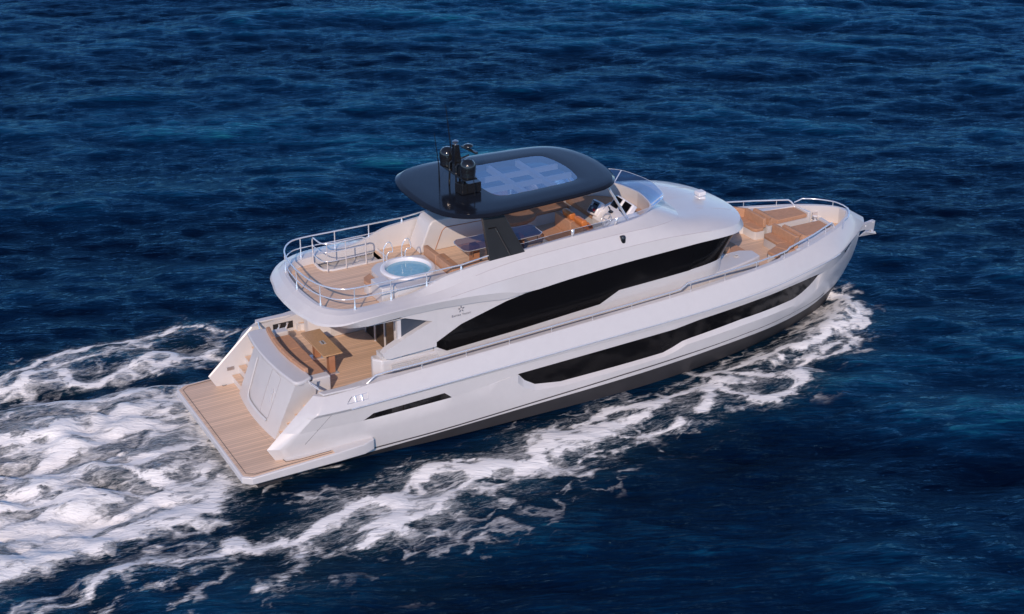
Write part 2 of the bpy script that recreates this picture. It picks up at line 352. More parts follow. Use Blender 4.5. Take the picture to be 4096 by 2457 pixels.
def ocean(N, L, wdir, seed, vwind, amp, lmin):
    g = np.random.default_rng(seed); k1 = 2 * np.pi * np.fft.fftfreq(N, L / N); KX, KY = np.meshgrid(k1, k1, indexing='ij')
    K = np.hypot(KX, KY); K[0, 0] = 1; Lw = vwind ** 2 / 9.81
    cosf = (KX * math.cos(wdir) + KY * math.sin(wdir)) / K
    Pk = np.exp(-1 / (K * Lw) ** 2) / K ** 3.7 * (0.06 + np.abs(cosf) ** 6) * np.exp(-(K * lmin) ** 2)
    Pk[0, 0] = 0
    h = (g.normal(size=(N, N)) + 1j * g.normal(size=(N, N))) * np.sqrt(Pk)
    H = np.real(np.fft.ifft2(h)); sc = amp / H.std(); h *= sc
    DX = np.real(np.fft.ifft2(-1j * KX / K * h)); DY = np.real(np.fft.ifft2(-1j * KY / K * h))
    return H * sc, DX, DY
def samp(A, X, Y, L):
    N = A.shape[0]; u = (X / L * N) % N; v = (Y / L * N) % N
    i = np.floor(u).astype(int) % N; j = np.floor(v).astype(int) % N; a = u - np.floor(u); b = v - np.floor(v); i1 = (i + 1) % N; j1 = (j + 1) % N
    return (A[i, j] * (1 - a) * (1 - b) + A[i1, j] * a * (1 - b) + A[i, j1] * (1 - a) * b + A[i1, j1] * a * b)
def axis_pts(a, b, fine, lo, hi):
    p = list(np.arange(a, b + fine / 2, fine)); d = fine; x = b
    while x < hi: d *= 1.25; x += d; p.append(x)
    d = fine; x = a
    while x > lo: d *= 1.25; x -= d; p.insert(0, x)
    return np.array(p)
xs = axis_pts(-12, 68, .135, -4000, 5000); ys = axis_pts(-23, 63, .135, -4000, 5000)
X, Y = np.meshgrid(xs, ys, indexing='ij')
WD = R(66)
H1, DX1, DY1 = ocean(512, 94.0, WD, 5, 3.9, .070, .08)
H2, DX2, DY2 = ocean(512, 31.0, WD - .2, 9, 2.4, .034, .05)
fade = np.clip(1 - (np.maximum(np.abs(X - 28) - 45, np.abs(Y - 20) - 50)) / 60, 0, 1)
h = samp(H1, X, Y, 94.0) + samp(H2, X, Y, 31.0)
ch = 1.15
dx = samp(DX1, X, Y, 94.0) + samp(DX2, X, Y, 31.0); dy = samp(DY1, X, Y, 94.0) + samp(DY2, X, Y, 31.0)
FD = np.zeros_like(X)
fi = np.where((xs > -12) & (xs < 40))[0]; fj = np.where((ys > -23) & (ys < 30))[0]
sx = slice(fi[0], fi[-1] + 1); sy = slice(fj[0], fj[-1] + 1); Xf, Yf = X[sx, sy], Y[sx, sy]
reg = np.zeros_like(Xf)
for s_, P in FR: reg = np.maximum(reg, s_ * inside(P, Xf, Yf))
reg = blur(blur(reg, 3), 3); (st, halo) = seg_foam(Xf, Yf)
reg0 = reg; reg = np.maximum(reg, np.minimum(1, halo + .6 * reg)); FD[sx, sy] = reg; ST = np.zeros_like(X); ST[sx, sy] = st
# wave humps where the hull throws the water up: along the strong streaks, and troughs between
hump = np.zeros_like(X); hump[sx, sy] = blur(blur(np.clip(st - .35, 0, 1), 2), 2)
wk = np.zeros_like(X); wk[sx, sy] = blur(blur((reg0 > .6).astype(float), 4), 4)
rough_wake = samp(H1, X * 2.1 + 7, Y * 2.1 + 3, 94.0)
Z = h * fade + .26 * hump + wk * (rough_wake * 2.0 + .05)
# keep the sea calm and low right at the hull so it never pokes through a deck
nearh = np.exp(-((np.maximum(np.abs(X - 12) - 12, 0) / 1.5) ** 2) - (np.maximum(np.abs(Y) - 2.8, 0) / 1.2) ** 2)
Z = Z * (1 - .75 * nearh) - .02 * nearh
# trough drawn down beside the forefoot, the crest of the bow wave standing just outside it
yw_ = np.interp(X, [15, 16, 18.3, 20.2, 22.2, 23.7, 24.7, 25.5], [3.0, 2.85, 2.5, 2.0, 1.3, .62, 0, 0]); dh = np.abs(Y) - yw_
fo_ = np.clip((X - 15.5) / 4, 0, 1) * np.clip((25.6 - X) / 1.2, 0, 1)
Z = Z - .27 * fo_ * np.exp(-(np.maximum(dh, 0) / .55) ** 2) + .16 * fo_ * np.exp(-((dh - 1.35) / .45) ** 2)
XX = X + ch * dx * fade * (1 - nearh); YY = Y + ch * dy * fade * (1 - nearh)
nx, ny = X.shape
co = np.stack([XX, YY, Z], -1).reshape(-1, 3).astype(np.float32)
idx = np.arange(nx * ny).reshape(nx, ny)
q = np.stack([idx[:-1, :-1], idx[1:, :-1], idx[1:, 1:], idx[:-1, 1:]], -1).reshape(-1).astype(np.int32)
me = bpy.data.meshes.new('sea'); me.vertices.add(nx * ny); me.vertices.foreach_set('co', co.ravel())
nf = len(q) // 4; me.loops.add(nf * 4); me.loops.foreach_set('vertex_index', q)
me.polygons.add(nf); me.polygons.foreach_set('loop_start', np.arange(0, nf * 4, 4, dtype=np.int32)); me.polygons.foreach_set('loop_total', np.full(nf, 4, dtype=np.int32))
me.polygons.foreach_set('use_smooth', np.ones(nf, bool)); me.update(); me.validate()
at = me.attributes.new('strand', 'FLOAT', 'POINT'); at.data.foreach_set('value', ST.ravel().astype(np.float32))
at = me.attributes.new('foam', 'FLOAT', 'POINT'); at.data.foreach_set('value', FD.ravel().astype(np.float32))
crest = np.clip((h * fade) / .22 * .5 + .5, 0, 1)
at = me.attributes.new('crest', 'FLOAT', 'POINT'); at.data.foreach_set('value', crest.ravel().astype(np.float32))
def smooth(t, v, a, b_):
    n = t.nodes.new('ShaderNodeMapRange'); n.interpolation_type = 'SMOOTHSTEP'
    for k, x in (('Value', v), ('From Min', a), ('From Max', b_)):
        if isinstance(x, (int, float)): n.inputs[k].default_value = x
        else: lk(t, x, n.inputs[k])
    return n.outputs[0]
def sea_material():
    m, t, b = nt('sea_water'); t.nodes.remove(b)
    def attr(k): n = t.nodes.new('ShaderNodeAttribute'); n.attribute_name = k; return n.outputs['Fac']
    st_a, reg_a, crest_a = attr('strand'), attr('foam'), attr('crest')
    big = noise(t, .055, 3, .55, coords(t, rot=(0, 0, -WD), scale=(1, .45, 1)), .6)
    fine = noise(t, 1.2, 7, .70, coords(t, rot=(0, 0, -WD), scale=(3.8, .55, 1)), .9)
    f = mathn(t, 'ADD', mathn(t, 'MULTIPLY', big, .75), mathn(t, 'ADD', mathn(t, 'MULTIPLY', crest_a, .32), mathn(t, 'MULTIPLY_ADD', fine, .75, c=-.42)))
    c = ramp(t, f, [(.35, (.0003, .0028, .013)), (.56, (.0005, .0105, .037)), (.69, (.0012, .034, .086)), (.80, (.008, .11, .17)), (.95, (.05, .26, .34))])  # paler teal stops paint the light glowing through crests and ripple streaks
    # --- foam: bright strands, a lace of thin filaments and a thin veil between them
    wv = t.nodes.new('ShaderNodeTexNoise'); wv.inputs['Scale'].default_value = .75; wv.inputs['Detail'].default_value = 4; lk(t, coords(t), wv.inputs['Vector'])
    def warped(scale, amt, loc=(0, 0, 0)):
        v1 = t.nodes.new('ShaderNodeVectorMath'); v1.operation = 'MULTIPLY_ADD'; lk(t, wv.outputs['Color'], v1.inputs[0]); v1.inputs[1].default_value = (amt, amt, 0); lk(t, coords(t, loc=loc), v1.inputs[2])
        v2 = t.nodes.new('ShaderNodeVectorMath'); v2.operation = 'MULTIPLY'; lk(t, v1.outputs[0], v2.inputs[0]); v2.inputs[1].default_value = scale; return v2.outputs[0]
    def lace(scale, amt, loc, w0, w1):
        n = t.nodes.new('ShaderNodeTexVoronoi'); n.feature = 'F1'; n.inputs['Scale'].default_value = 1; lk(t, warped(scale, amt, loc), n.inputs['Vector'])
        return smooth(t, n.outputs['Distance'], w0, w1)
    L1 = lace((.50, 1.05, 0), 3.2, (3, 1, 0), .40, .78)
    L2 = lace((1.5, 3.2, 0), 2.2, (8, 5, 0), .42, .80)
    n1 = noise(t, .8, 8, .65, coords(t, scale=(.55, 1.5, 1)), 1.2)
    n2 = noise(t, 6.0, 7, .72, coords(t, rot=(0, 0, .12), scale=(.42, 1.4, 1)), 1.0)
    n2s = mathn(t, 'MULTIPLY_ADD', n2, 2.0, c=-1.0)
    strand = smooth(t, mathn(t, 'ADD', st_a, mathn(t, 'ADD', mathn(t, 'MULTIPLY_ADD', n1, 1.3, c=-.57), mathn(t, 'MULTIPLY', n2s, .75))), .36, .88)
    strand = mathn(t, 'MULTIPLY', strand, smooth(t, st_a, .04, .25))
    lacev = mathn(t, 'ADD', mathn(t, 'MULTIPLY', L1, .72), mathn(t, 'ADD', mathn(t, 'MULTIPLY', L2, .42), mathn(t, 'MULTIPLY', n2s, .62)))
    thr = mathn(t, 'MULTIPLY_ADD', reg_a, -.95, c=.98)
    lc = smooth(t, mathn(t, 'SUBTRACT', mathn(t, 'ADD', lacev, mathn(t, 'MULTIPLY_ADD', n1, 1.5, c=-.75)), thr), -.10, .85)
    lc = mathn(t, 'MULTIPLY', lc, smooth(t, reg_a, .02, .22))
    veil = mathn(t, 'MULTIPLY', smooth(t, mathn(t, 'ADD', reg_a, mathn(t, 'ADD', mathn(t, 'MULTIPLY', n2s, 1.25), mathn(t, 'MULTIPLY_ADD', n1, 1.8, c=-.95))), .35, 1.45), mathn(t, 'MULTIPLY', smooth(t, reg_a, .05, .6), .72))
    F = mathn(t, 'MAXIMUM', mathn(t, 'MAXIMUM', strand, veil), mathn(t, 'MULTIPLY', lc, .95), clamp=True)
    mx0 = t.nodes.new('ShaderNodeMix'); mx0.data_type = 'RGBA'; lk(t, mathn(t, 'MULTIPLY', reg_a, 1.3, clamp=True), mx0.inputs[0]); lk(t, c, mx0.inputs[6]); mx0.inputs[7].default_value = (.004, .020, .034, 1)
    # --- relief
    r1 = noise(t, 2.2, 6, .62, coords(t, rot=(0, 0, -WD), scale=(2.2, .50, 1)), .8)
    r2 = noise(t, 8.0, 4, .6, coords(t, rot=(0, 0, -WD - .3), scale=(1.8, .6, 1)), .5)
    hgt = mathn(t, 'ADD', mathn(t, 'MULTIPLY', r1, .075), mathn(t, 'ADD', mathn(t, 'MULTIPLY', r2, .010), mathn(t, 'MULTIPLY', F, .045)))
    bn = t.nodes.new('ShaderNodeBump'); bn.inputs['Strength'].default_value = 1.0; bn.inputs['Distance'].default_value = 1.0; lk(t, hgt, bn.inputs['Height'])
    di = t.nodes.new('ShaderNodeBsdfDiffuse'); lk(t, mx0.outputs[2], di.inputs[0]); lk(t, bn.outputs[0], di.inputs['Normal'])
    gl = t.nodes.new('ShaderNodeBsdfGlossy'); gl.inputs[0].default_value = (.24, .58, .86, 1); gl.inputs['Roughness'].default_value = .13; lk(t, bn.outputs[0], gl.inputs['Normal'])
    g = t.nodes.new('ShaderNodeNewGeometry'); dp = t.nodes.new('ShaderNodeVectorMath'); dp.operation = 'DOT_PRODUCT'; lk(t, bn.outputs[0], dp.inputs[0]); lk(t, g.outputs['Incoming'], dp.inputs[1])
    fr = mathn(t, 'MULTIPLY_ADD', mathn(t, 'POWER', mathn(t, 'SUBTRACT', 1.0, mathn(t, 'ABSOLUTE', dp.outputs['Value']), clamp=True), 4.5), .46, c=.015)
    w = t.nodes.new('ShaderNodeMixShader'); lk(t, fr, w.inputs[0]); lk(t, di.outputs[0], w.inputs[1]); lk(t, gl.outputs[0], w.inputs[2])
    fo = t.nodes.new('ShaderNodeBsdfDiffuse'); fo.inputs[0].default_value = (.96, .955, .93, 1); lk(t, bn.outputs[0], fo.inputs['Normal'])
    o = t.nodes.new('ShaderNodeMixShader'); lk(t, F, o.inputs[0]); lk(t, w.outputs[0], o.inputs[1]); lk(t, fo.outputs[0], o.inputs[2])
    lk(t, o.outputs[0], t.nodes['Material Output'].inputs[0])
    return m
me.materials.append(sea_material())
sea = bpy.data.objects.new('sea', me); col.objects.link(sea)
tag(sea, 'deep blue rippled sea with white wake foam around the yacht', 'water', kind='structure')

# ------------------------------------------------------------------ the yacht
yacht = thing('motor_yacht', (13, 0, 0), 'long white motor yacht with black hull windows and dark hardtop cruising through the sea', 'yacht')

ywl = smtab((0.6, 2.6), (3.5, 2.76), (6.8, 2.98), (10, 3.04), (13.5, 3.05), (16, 2.86), (18.3, 2.5), (20.2, 2.02), (22.2, 1.30), (23.7, .62), (24.65, 0))
ykn = smtab((0.6, 3.02), (4.35, 3.20), (8.6, 3.25), (13.3, 3.29), (16.5, 3.27), (19.1, 3.10), (20.9, 2.76), (22.6, 2.22), (23.5, 1.78), (24.5, 1.04), (25.4, .36), (25.85, 0))
yrub = smtab((0.6, 3.1), (3.6, 3.31), (8.5, 3.34), (15, 3.36), (17, 3.32), (19.1, 3.14), (21.5, 2.62), (23.05, 2.14), (24.15, 1.46), (24.75, 1.06), (25.35, .60), (25.75, .26), (25.91, 0))
ycap = smtab((0.6, 2.9), (2.5, 2.92), (4, 3.02), (7.6, 3.06), (10.6, 3.07), (15.3, 3.06), (17.7, 2.93), (19, 2.80), (20.3, 2.55), (21.8, 2.08), (22.6, 1.76), (23.4, 1.42), (24.1, 1.02), (24.6, .66), (24.95, .26), (25.06, 0))
zkn = tab((3, 1.95), (15, 2.25), (23, 2.50), (26, 2.55))
zrub = tab((3, 2.10), (15, 2.45), (23, 2.72), (26, 2.75))
zcap = smtab((1, 2.50), (2.6, 2.54), (4, 2.61), (7.6, 2.77), (10.6, 2.90), (15.3, 3.10), (17.7, 3.20), (20.3, 3.27), (24, 3.32), (25.1, 3.32))
zb = smtab((1, .04), (3.9, .13), (7.5, .34), (13.5, .56), (16.2, .63), (18.5, .64), (21.8, .54), (24.0, .57), (25.2, .60))
ZT = [(1, 1.52), (3.95, 1.47), (4.28, 1.65), (6.72, 1.76), (6.97, 1.55), (8.3, 1.66), (9.1, 1.775), (9.34, 1.79), (13.4, 1.94), (15.3, 2.0), (16.3, 2.12), (18.66, 2.24), (20.3, 2.30), (21.4, 2.28), (22.36, 2.205), (22.9, 2.19), (26, 2.3)]
ZW = [(1, 1.51), (3.95, 1.44), (4.28, 1.42), (6.72, 1.49), (6.97, 1.53), (8.3, 1.65), (9.1, 1.765), (9.34, 1.775), (9.66, 1.41), (10.05, 1.16), (11, 1.01), (13.42, 1.05), (15.01, 1.08), (15.35, 1.17), (15.8, 1.33), (16.1, 1.36), (18.35, 1.48), (20.0, 1.47), (21.0, 1.46), (21.4, 1.56), (21.9, 1.80), (22.36, 2.19), (22.9, 2.18), (26, 2.29)]
ZR = [(1, 1.50), (3.45, 1.40), (3.95, 1.28), (7.0, 1.38), (8.3, 1.64), (9.08, 1.755), (9.30, 1.50), (9.55, 1.22), (10.0, 1.0), (11, .90), (13.4, .95), (15, .98), (15.4, 1.06), (15.9, 1.22), (16.3, 1.23), (18.4, 1.28), (20.2, 1.26), (21.3, 1.20), (21.8, 1.28), (22.32, 1.52), (22.88, 2.15), (26, 2.28)]
zt, zw, zr = tab(*ZT), tab(*ZW), tab(*ZR)
xstem = smtab((-1.0, 23.9), (0, 24.66), (.6, 25.14), (1.4, 25.6), (2.2, 25.8), (2.75, 25.91), (3.4, 25.95))
def xs0(z):
    return float(np.interp(z, [.3, .60, .80, 1.03, 2.52, 3.5], [1.42, 1.24, 1.03, .96, 2.58, 2.7]))
def hull_y(x, z):
    w = min(1, max(0, (x - 18) / 5)); w = w * w * (3 - 2 * w); xe = xstem(z)
    a = ywl(x + (24.65 - xe) * w); b = ykn(x + (25.85 - xe) * w)
    s = max(0, min(1, z / zkn(x))) ** .8
    return a * (1 - s) + b * s
brk = sorted(set([p[0] for p in ZT + ZW + ZR if 1.2 < p[0] < 25] + list(np.arange(1.6, 20, .42)) + list(np.arange(20, 23.5, .17)) + [23.9, 24.2, 24.45, 24.7, 24.95, 25.2, 25.4, 25.6, 25.78]))
stern = [0, .02, .06, .13, .22, .33, .42, .50, .58]
HX = [1.0 + s for s in stern] + [x for x in brk if x > 1.65] + [26.0]
HX = [HX[0]] + [b for a, b in zip(HX, HX[1:]) if b - a > .012]
def level(fz, fy, flat=0.0, inner=True):
    row = []
    for X0 in HX:
        z = fz(X0); x = X0
        if X0 < 4.5: x0 = xs0(z); x = x0 + (X0 - 1) * (4.5 - x0) / 3.5
        # stem: compress the last metres so that every level ends on its stem line
        xe = fy[1](z) if isinstance(fy, tuple) else xstem(z)
        if X0 > 20: x = 20 + (X0 - 20) * (xe - 20) / 6.0
        z = fz(x) if X0 > 4.5 else z
        y = fy[0](x, z) if isinstance(fy, tuple) else fy(x, z)
        s = X0 - 1.0
        if s < .50: y -= max(.1, y - 2.70) * (1 - s / .50) ** 1.35
        if X0 == 26.0: y = 0.0
        row.append((x, -max(0, y), z))
    if inner:
        p0 = row[0]; z = p0[2]
        row = [(4.6, -2.66, z), (3.2, -2.66, z), (p0[0] + .35, -2.66, z), (p0[0] + .06, -2.665, z)] + row
    return row
inz = lambda x: .06 if x < 8.5 else .14
ins = lambda x: -inz(x) * min(1, max(0, (zt(x) - zw(x)) / .12))
rows = {}
rows['k'] = level(lambda x: -.9, lambda x, z: hull_y(x, 0) * .55)
rows['wl'] = level(lambda x: 0.0, hull_y)
rows['b'] = level(zb, hull_y)
for nm_, f_ in (('m1', .39), ('m2', .69)):
    rows[nm_] = level(lambda x, f_=f_: zb(x) * (1 - f_) + zr(x) * f_, hull_y)
rows['r'] = level(zr, hull_y)
rows['w'] = level(zw, lambda x, z: hull_y(x, z) + ins(x))
rows['t'] = level(zt, lambda x, z: hull_y(x, z) + ins(x))
rows['t2'] = level(lambda x: zt(x) + .006, hull_y)
rows['kn'] = level(zkn, hull_y)
rows['kn2'] = level(lambda x: zkn(x) + .02, lambda x, z: hull_y(x, zkn(x)) + .03)
rows['rb'] = level(zrub, (lambda x, z: yrub(x), lambda z: 25.91))
rows['rb2'] = level(lambda x: zrub(x) + .06, (lambda x, z: yrub(x) - .02, lambda z: 25.90))
def capy(x, z): return ycap(x)
rows['cp0'] = level(lambda x: zcap(x) - .02, (lambda x, z: ycap(x) + .03, lambda z: 25.10))
rows['cp'] = level(zcap, (capy, lambda z: 25.06))
order = ['b', 'm1', 'm2', 'r', 'w', 't', 't2', 'kn', 'kn2', 'rb', 'rb2', 'cp0', 'cp']
hb = MB()
L_ = [rows[k] for k in order]
for a, b in zip(order, order[1:]):
    if (a, b) == ('w', 't'):
        ra, rb = rows[a], rows[b]; m = 10
        # white skin where there is no window
        for i in range(len(ra) - 1):
            xm = (ra[i][0] + ra[i + 1][0]) / 2
            if i < 12 or not (3.95 < xm < 6.97 or 9.34 < xm < 22.4): hb.loft([ra[i:i + 2], rb[i:i + 2]], mirror=True)
    else: hb.loft([rows[a], rows[b]], mirror=True)
# cap rail top and inner bulwark face
def rin(k, dy, z): return [(p[0] + (.12 if i > len(rows[k]) - 6 else 0) * -1, min(0, p[1] + dy) if i > 3 else p[1] + 0, z(p[0]) if z else p[2]) for i, p in enumerate(rows[k])]
cap_in = []
for i, p in enumerate(rows['cp']):
    x, y, z = p
    if i < 4: cap_in.append((x, -2.655, z))
    elif x < 4.6: cap_in.append((x + .02, -2.65, z))
    else:
        f = min(1, (x - 4.6) / .8); yi = -2.65 * (1 - f) + (y + .17) * f
        cap_in.append((min(x, 24.86), min(0, yi), z))
cap_dn = [(x, y, 2.0 if x > 4.7 else .55) for x, y, z in cap_in]
hb.loft([rows['cp'], cap_in, cap_dn], mirror=True)
hull = hb.build('hull', 'gelcoat', yacht, smooth=28)
af = MB().loft([rows['k'], rows['wl'], rows['b']], mirror=True).build('antifouling', 'antifoul', hull, smooth=40)
kx = [p for p in rows['k']]
MB().loft([kx, [(p[0], 0, -1.0) for p in kx]], mirror=True).build('keel', 'antifoul', hull)
# boot stripe
sp = []
for x in np.arange(3.2, 23.4, .3):
    z = float(np.interp(x, [3.2, 6.8, 13.4, 15.9, 18.5, 21.5, 23.4], [.20, .36, .70, .77, .81, .80, .72])); y = hull_y(x, z) + .006; sp.append(((x, -y, z), (x, -y - .002, z + .045)))
MB().loft([[a for a, b in sp], [b for a, b in sp]], mirror=True).build('boot_stripe', 'stripe', hull)
for side in (-1, 1):
    for (xa, xb_, nm) in ((9.30, 22.4, 'hull_window'), (3.94, 6.98, 'air_intake')):
        mb = MB(); ra, rb = rows['w'], rows['t']
        for i in range(12, len(ra) - 1):
            xm = (ra[i][0] + ra[i + 1][0]) / 2
            if xa < xm < xb_: mb.loft([ra[i:i + 2], rb[i:i + 2]])
        if side > 0: mb.v = [(x, -y, z) for x, y, z in mb.v]
        w = mb.build(nm, 'glass_black' if nm == 'hull_window' else 'door_dark', hull, smooth=40)
        if nm == 'air_intake':
            def strip(x0, x1, z0, z1, off, mat, name, bv=.0):
                a = MB(); n = 8
                lo = [(x, side * (hull_y(x, z0(x)) - inz(x) + off), z0(x)) for x in np.linspace(x0, x1, n)]; hi = [(x, side * (hull_y(x, z1(x)) - inz(x) + off), z1(x)) for x in np.linspace(x0, x1, n)]
                lo2 = [(x, y - side * .03, z) for x, y, z in lo]; hi2 = [(x, y - side * .03, z) for x, y, z in hi]
                return a.loft([lo2, lo, hi, hi2])
            strip(4.4, 4.95, lambda x: zw(x) + .035, lambda x: zt(x) - .03, .02, 'glass_black', 'vent_pane').build('vent_pane', 'glass_black', hull, bevel=.008)
            lv = MB()
            for k in range(6):
                zz = lambda x, k=k: zw(x) + .04 + k * (zt(x) - zw(x) - .08) / 6
                lv.v, lv.f = lv.v, lv.f
                s_ = strip(5.35, 6.6, zz, lambda x, zz=zz: zz(x) + .018, .035, 'black_gloss', '')
                b0 = len(lv.v); lv.v += s_.v; lv.f += [tuple(b0 + i for i in f) for f in s_.f]
            lv.build('louvre', 'black_gloss', hull)
    # rub rail: polished strip along the knuckle
    def rubpts(dz, dy): return [(x, side * (yrub(x) + dy), zrub(x) + dz) for x in np.arange(3.55, 23.3, .35)]
    pipe('rub_rail', rubpts(-.045, -.012), .024, hull)
    # hawse opening with two rollers at the quarter
    mb = MB(); pts = [(3.42, 2.24), (3.62, 2.40), (4.12, 2.42), (4.10, 2.26)]
    def band(x, z, o=0.0):
        t = (z - zrub(x)) / (zcap(x) - zrub(x)); return yrub(x) * (1 - t) + ycap(x) * t + o
    mb.add([(x, side * band(x, z, .006), z) for x, z in pts], [(0, 1, 2, 3)])
    hw = mb.build('hawse_opening', 'black_rubber', hull)
    for xr in (3.72, 3.93):
        MB().tube([(xr, side * band(xr, 2.25, .012), 2.25), (xr, side * band(xr, 2.32, .03), 2.32), (xr, side * band(xr, 2.40, .012), 2.40)], [.05, .025, .05], 10).build('fairlead_roller', 'steel', hull, smooth=60)
    MB().tube([(x + .02, side * band(x, z, .012), z) for x, z in pts], .014, 6, closed=True).build('hawse_frame', 'steel', hull)
    # seam of the shell door on the quarter
    MB().tube([(2.12, side * (hull_y(2.12, 1.05) + .0), 1.05), (2.55, side * (hull_y(2.55, 1.5) + .0), 1.52), (2.97, side * (hull_y(2.97, 1.97) + .003), 1.98)], .006, 5).build('panel_seam', 'stripe', hull)
# bow thruster of the anchor locker: dark slot and plated stem
for sgn in (-1, 1):
    sl = [(x, sgn * (ykn(x + .03) + .035), zkn(x) + dz) for x in np.linspace(23.75, 24.5, 7) for dz in (-.10,)]
    sh = [(x, sgn * (ykn(x + .03) + .04), zkn(x) + .03) for x in np.linspace(23.75, 24.5, 7)]
    MB().loft([sl, sh]).build('bow_fairlead', 'black_gloss', hull)

# swim platform with side fairings
pl = [(0, 3.11), (.27, 3.33), (3.0, 3.30), (3.95, 3.26), (4.32, 3.12), (4.36, 2.6), (1.2, 2.6)]
full = pl + [(1.2, 0)]
po = [(x, -y) for x, y in pl] + [(x, y) for x, y in reversed(pl)]
zf = lambda x: .60 + max(0, x - 1.2) * .045
plat = MB().prism(po, .36, 0, z1s=[zf(x) for x, y in po]).build('swim_platform', 'gelcoat', yacht, bevel=.035, seg=3)
tk = [(.07, 3.06), (.31, 3.255), (2.95, 3.25), (2.95, 3.06), (1.9, 2.98), (1.5, 2.90), (1.42, 2.6), (1.9, 2.6), (1.9, 0)]
tp = [(x, -y) for x, y in tk[:-1]] + [(1.9, -1.0), (1.9, 1.0)] + [(x, y) for x, y in reversed(tk[:-1])]
MB().prism(tp, .585, 0, z1s=[zf(x) + .012 for x, y in tp]).build('teak_deck', 'teak', plat)
bd = MB()
for s in (-1, 1):
    bd.tube([(1.55, s * 2.62, .63), (1.42, s * 2.60, .625), (1.48, s * 2.96, .632), (1.95, s * 3.04, .65), (2.9, s * 3.07, .69)], .012, 4)
    bd.tube([(.18, s * 0, .618), (.18, s * 2.98, .618), (.40, s * 3.15, .618), (2.9, s * 3.17, .69)], .009, 4)
bd.tube([(1.38 + .045 * y * y, y, .618) for y in np.linspace(-1.62, 1.95, 14)], .010, 4)
bd.build('caulking_line', 'stripe', plat)
MB().box(.55, 1.6, -2.9, 2.9, -.3, .3).build('platform_bracket', 'antifoul', plat)

# transom island (garage) between the two stairways
def trx(y, z, w=0): return 1.55 + .045 * y * y + .22 * (z - .6)
ty = [-1.86, -1.84, -1.76, -1.6, -1.2, -.8, -.4, 0, .4, .8, 1.2, 1.6, 1.80, 1.88, 1.90]
rws = []
for z in (.6, .9, 1.4, 1.9, 2.3, 2.6, 2.72):
    hwp, hws = 1.86 - (z - .6) * .44, 1.55 + (z - .6) * .31
    row = [(2.9, -hws, z)] + [(trx(y, z), y, z) for y in [v / 1.9 * (hws if v < 0 else hwp) for v in ty]] + [(2.9, hwp, z)]
    rws.append(row)
isl = MB().loft(rws)
isl = isl.build('transom_island', 'gelcoat', yacht, smooth=40)
ct = [(trx(y, 2.8) - .06, y) for y in np.linspace(-2.1, 1.78, 15)]
cf = [(2.42, 1.86), (2.78, 1.78), (2.78, 1.60), (2.62, .8), (2.58, 0), (2.62, -.8), (2.78, -1.60), (2.78, -2.05), (2.42, -2.22), (2.24, -2.2)]
MB().prism(ct + cf, 2.66, 2.80).build('coaming', 'gelcoat', isl, bevel=.045, seg=3)
# beach-club door: seam, chrome scuff strip and handle on the transom
def ontr(y, z, o=.012): return (trx(y, z) - o, y, z)
MB().tube([ontr(*p) for p in [(-.36, 1.06), (-.34, 1.2), (-.55, 2.0), (-.73, 2.62), (-.80, 2.68), (-1.24, 2.64), (-1.33, 2.55), (-1.15, 1.9), (-.92, 1.12), (-.84, 1.04)]], .007, 5, closed=True).build('garage_door', 'seam', isl)
MB().tube([ontr(*p, o=.03) for p in [(-1.00, 2.10), (-.99, 1.98), (-.96, 1.76), (-.955, 1.66)]], .020, 8).build('door_handle', 'steel', isl)
MB().tube([ontr(*p, o=.02) for p in [(-1.00, 2.0), (-1.10, 2.03)]], .016, 8).build('door_handle', 'steel', isl)
st_ = cr([(.42, 2.52), (.55, 2.0), (.68, 1.5), (.76, 1.15), (.60, 1.0), (.1, .96), (-.45, .95), (-.86, .96)], 4)
MB().loft([[ontr(y, z, .004) for y, z in st_], [ontr(y, z, .06) for y, z in st_], [ontr(y - .05, z + .09, .035) for y, z in st_]]).build('moulded_ledge', 'gelcoat', isl)

# stairways from the platform to the cockpit
for s in (-1, 1):
    stair = MB()
    hs = [.6, .90, 1.19, 1.48, 1.77, 2.05]; nx_ = [1.80, 2.04, 2.28, 2.54, 2.80]
    prof = [(2.985, .5), (1.80, .5)]
    for k in range(5): prof += [(nx_[k], hs[k]), (nx_[k], hs[k + 1])]
    prof += [(2.985, 2.05)]
    y0, y1 = (1.0, 2.66) if s > 0 else (-2.66, -1.45)
    so = stair.prism_y(prof, y0, y1).build('stairway', 'gelcoat', yacht)
    for k in range(1, 5):
        MB().box(nx_[k - 1] + .02 - .05, nx_[k] - .012, y0 + .05, y1 - .03, hs[k] + .002, hs[k] + .03).build('stair_tread', 'teak', so, bevel=.008)
    # steel boarding gate at the top of the stairs
    MB().tube([(2.60, s * 1.93, 2.72), (2.78, s * 2.60, 2.66), (2.80, s * 2.62, 2.60), (2.62, s * 1.95, 2.62)], .022, 8, closed=True).build('boarding_gate', 'steel', yacht, smooth=60)
# port wing locker lid and small light
for s in (-1, 1):
    MB().prism([(2.72, s * 2.72), (2.8, s * 2.95), (4.3, s * 2.98), (4.42, s * 2.72)], 2.54, 2.60).build('bulwark_lid', 'gelcoat', yacht, bevel=.02)
    mb = MB().box(3.3, 4.0, s * 2.64, s * 2.66, 2.17, 2.42).build('mooring_recess', 'black_rubber', yacht)
    for xr in (3.5, 3.78):
        MB().tube([(xr - .05, s * 2.62, 2.2), (xr, s * 2.62, 2.30), (xr + .02, s * 2.62, 2.40)], [.045, .025, .045], 8).build('fairlead_roller', 'steel', mb, smooth=60)
MB().box(1.62, 1.86, 2.638, 2.66, 1.12, 1.24).build('courtesy_light', 'steel_matte', yacht)

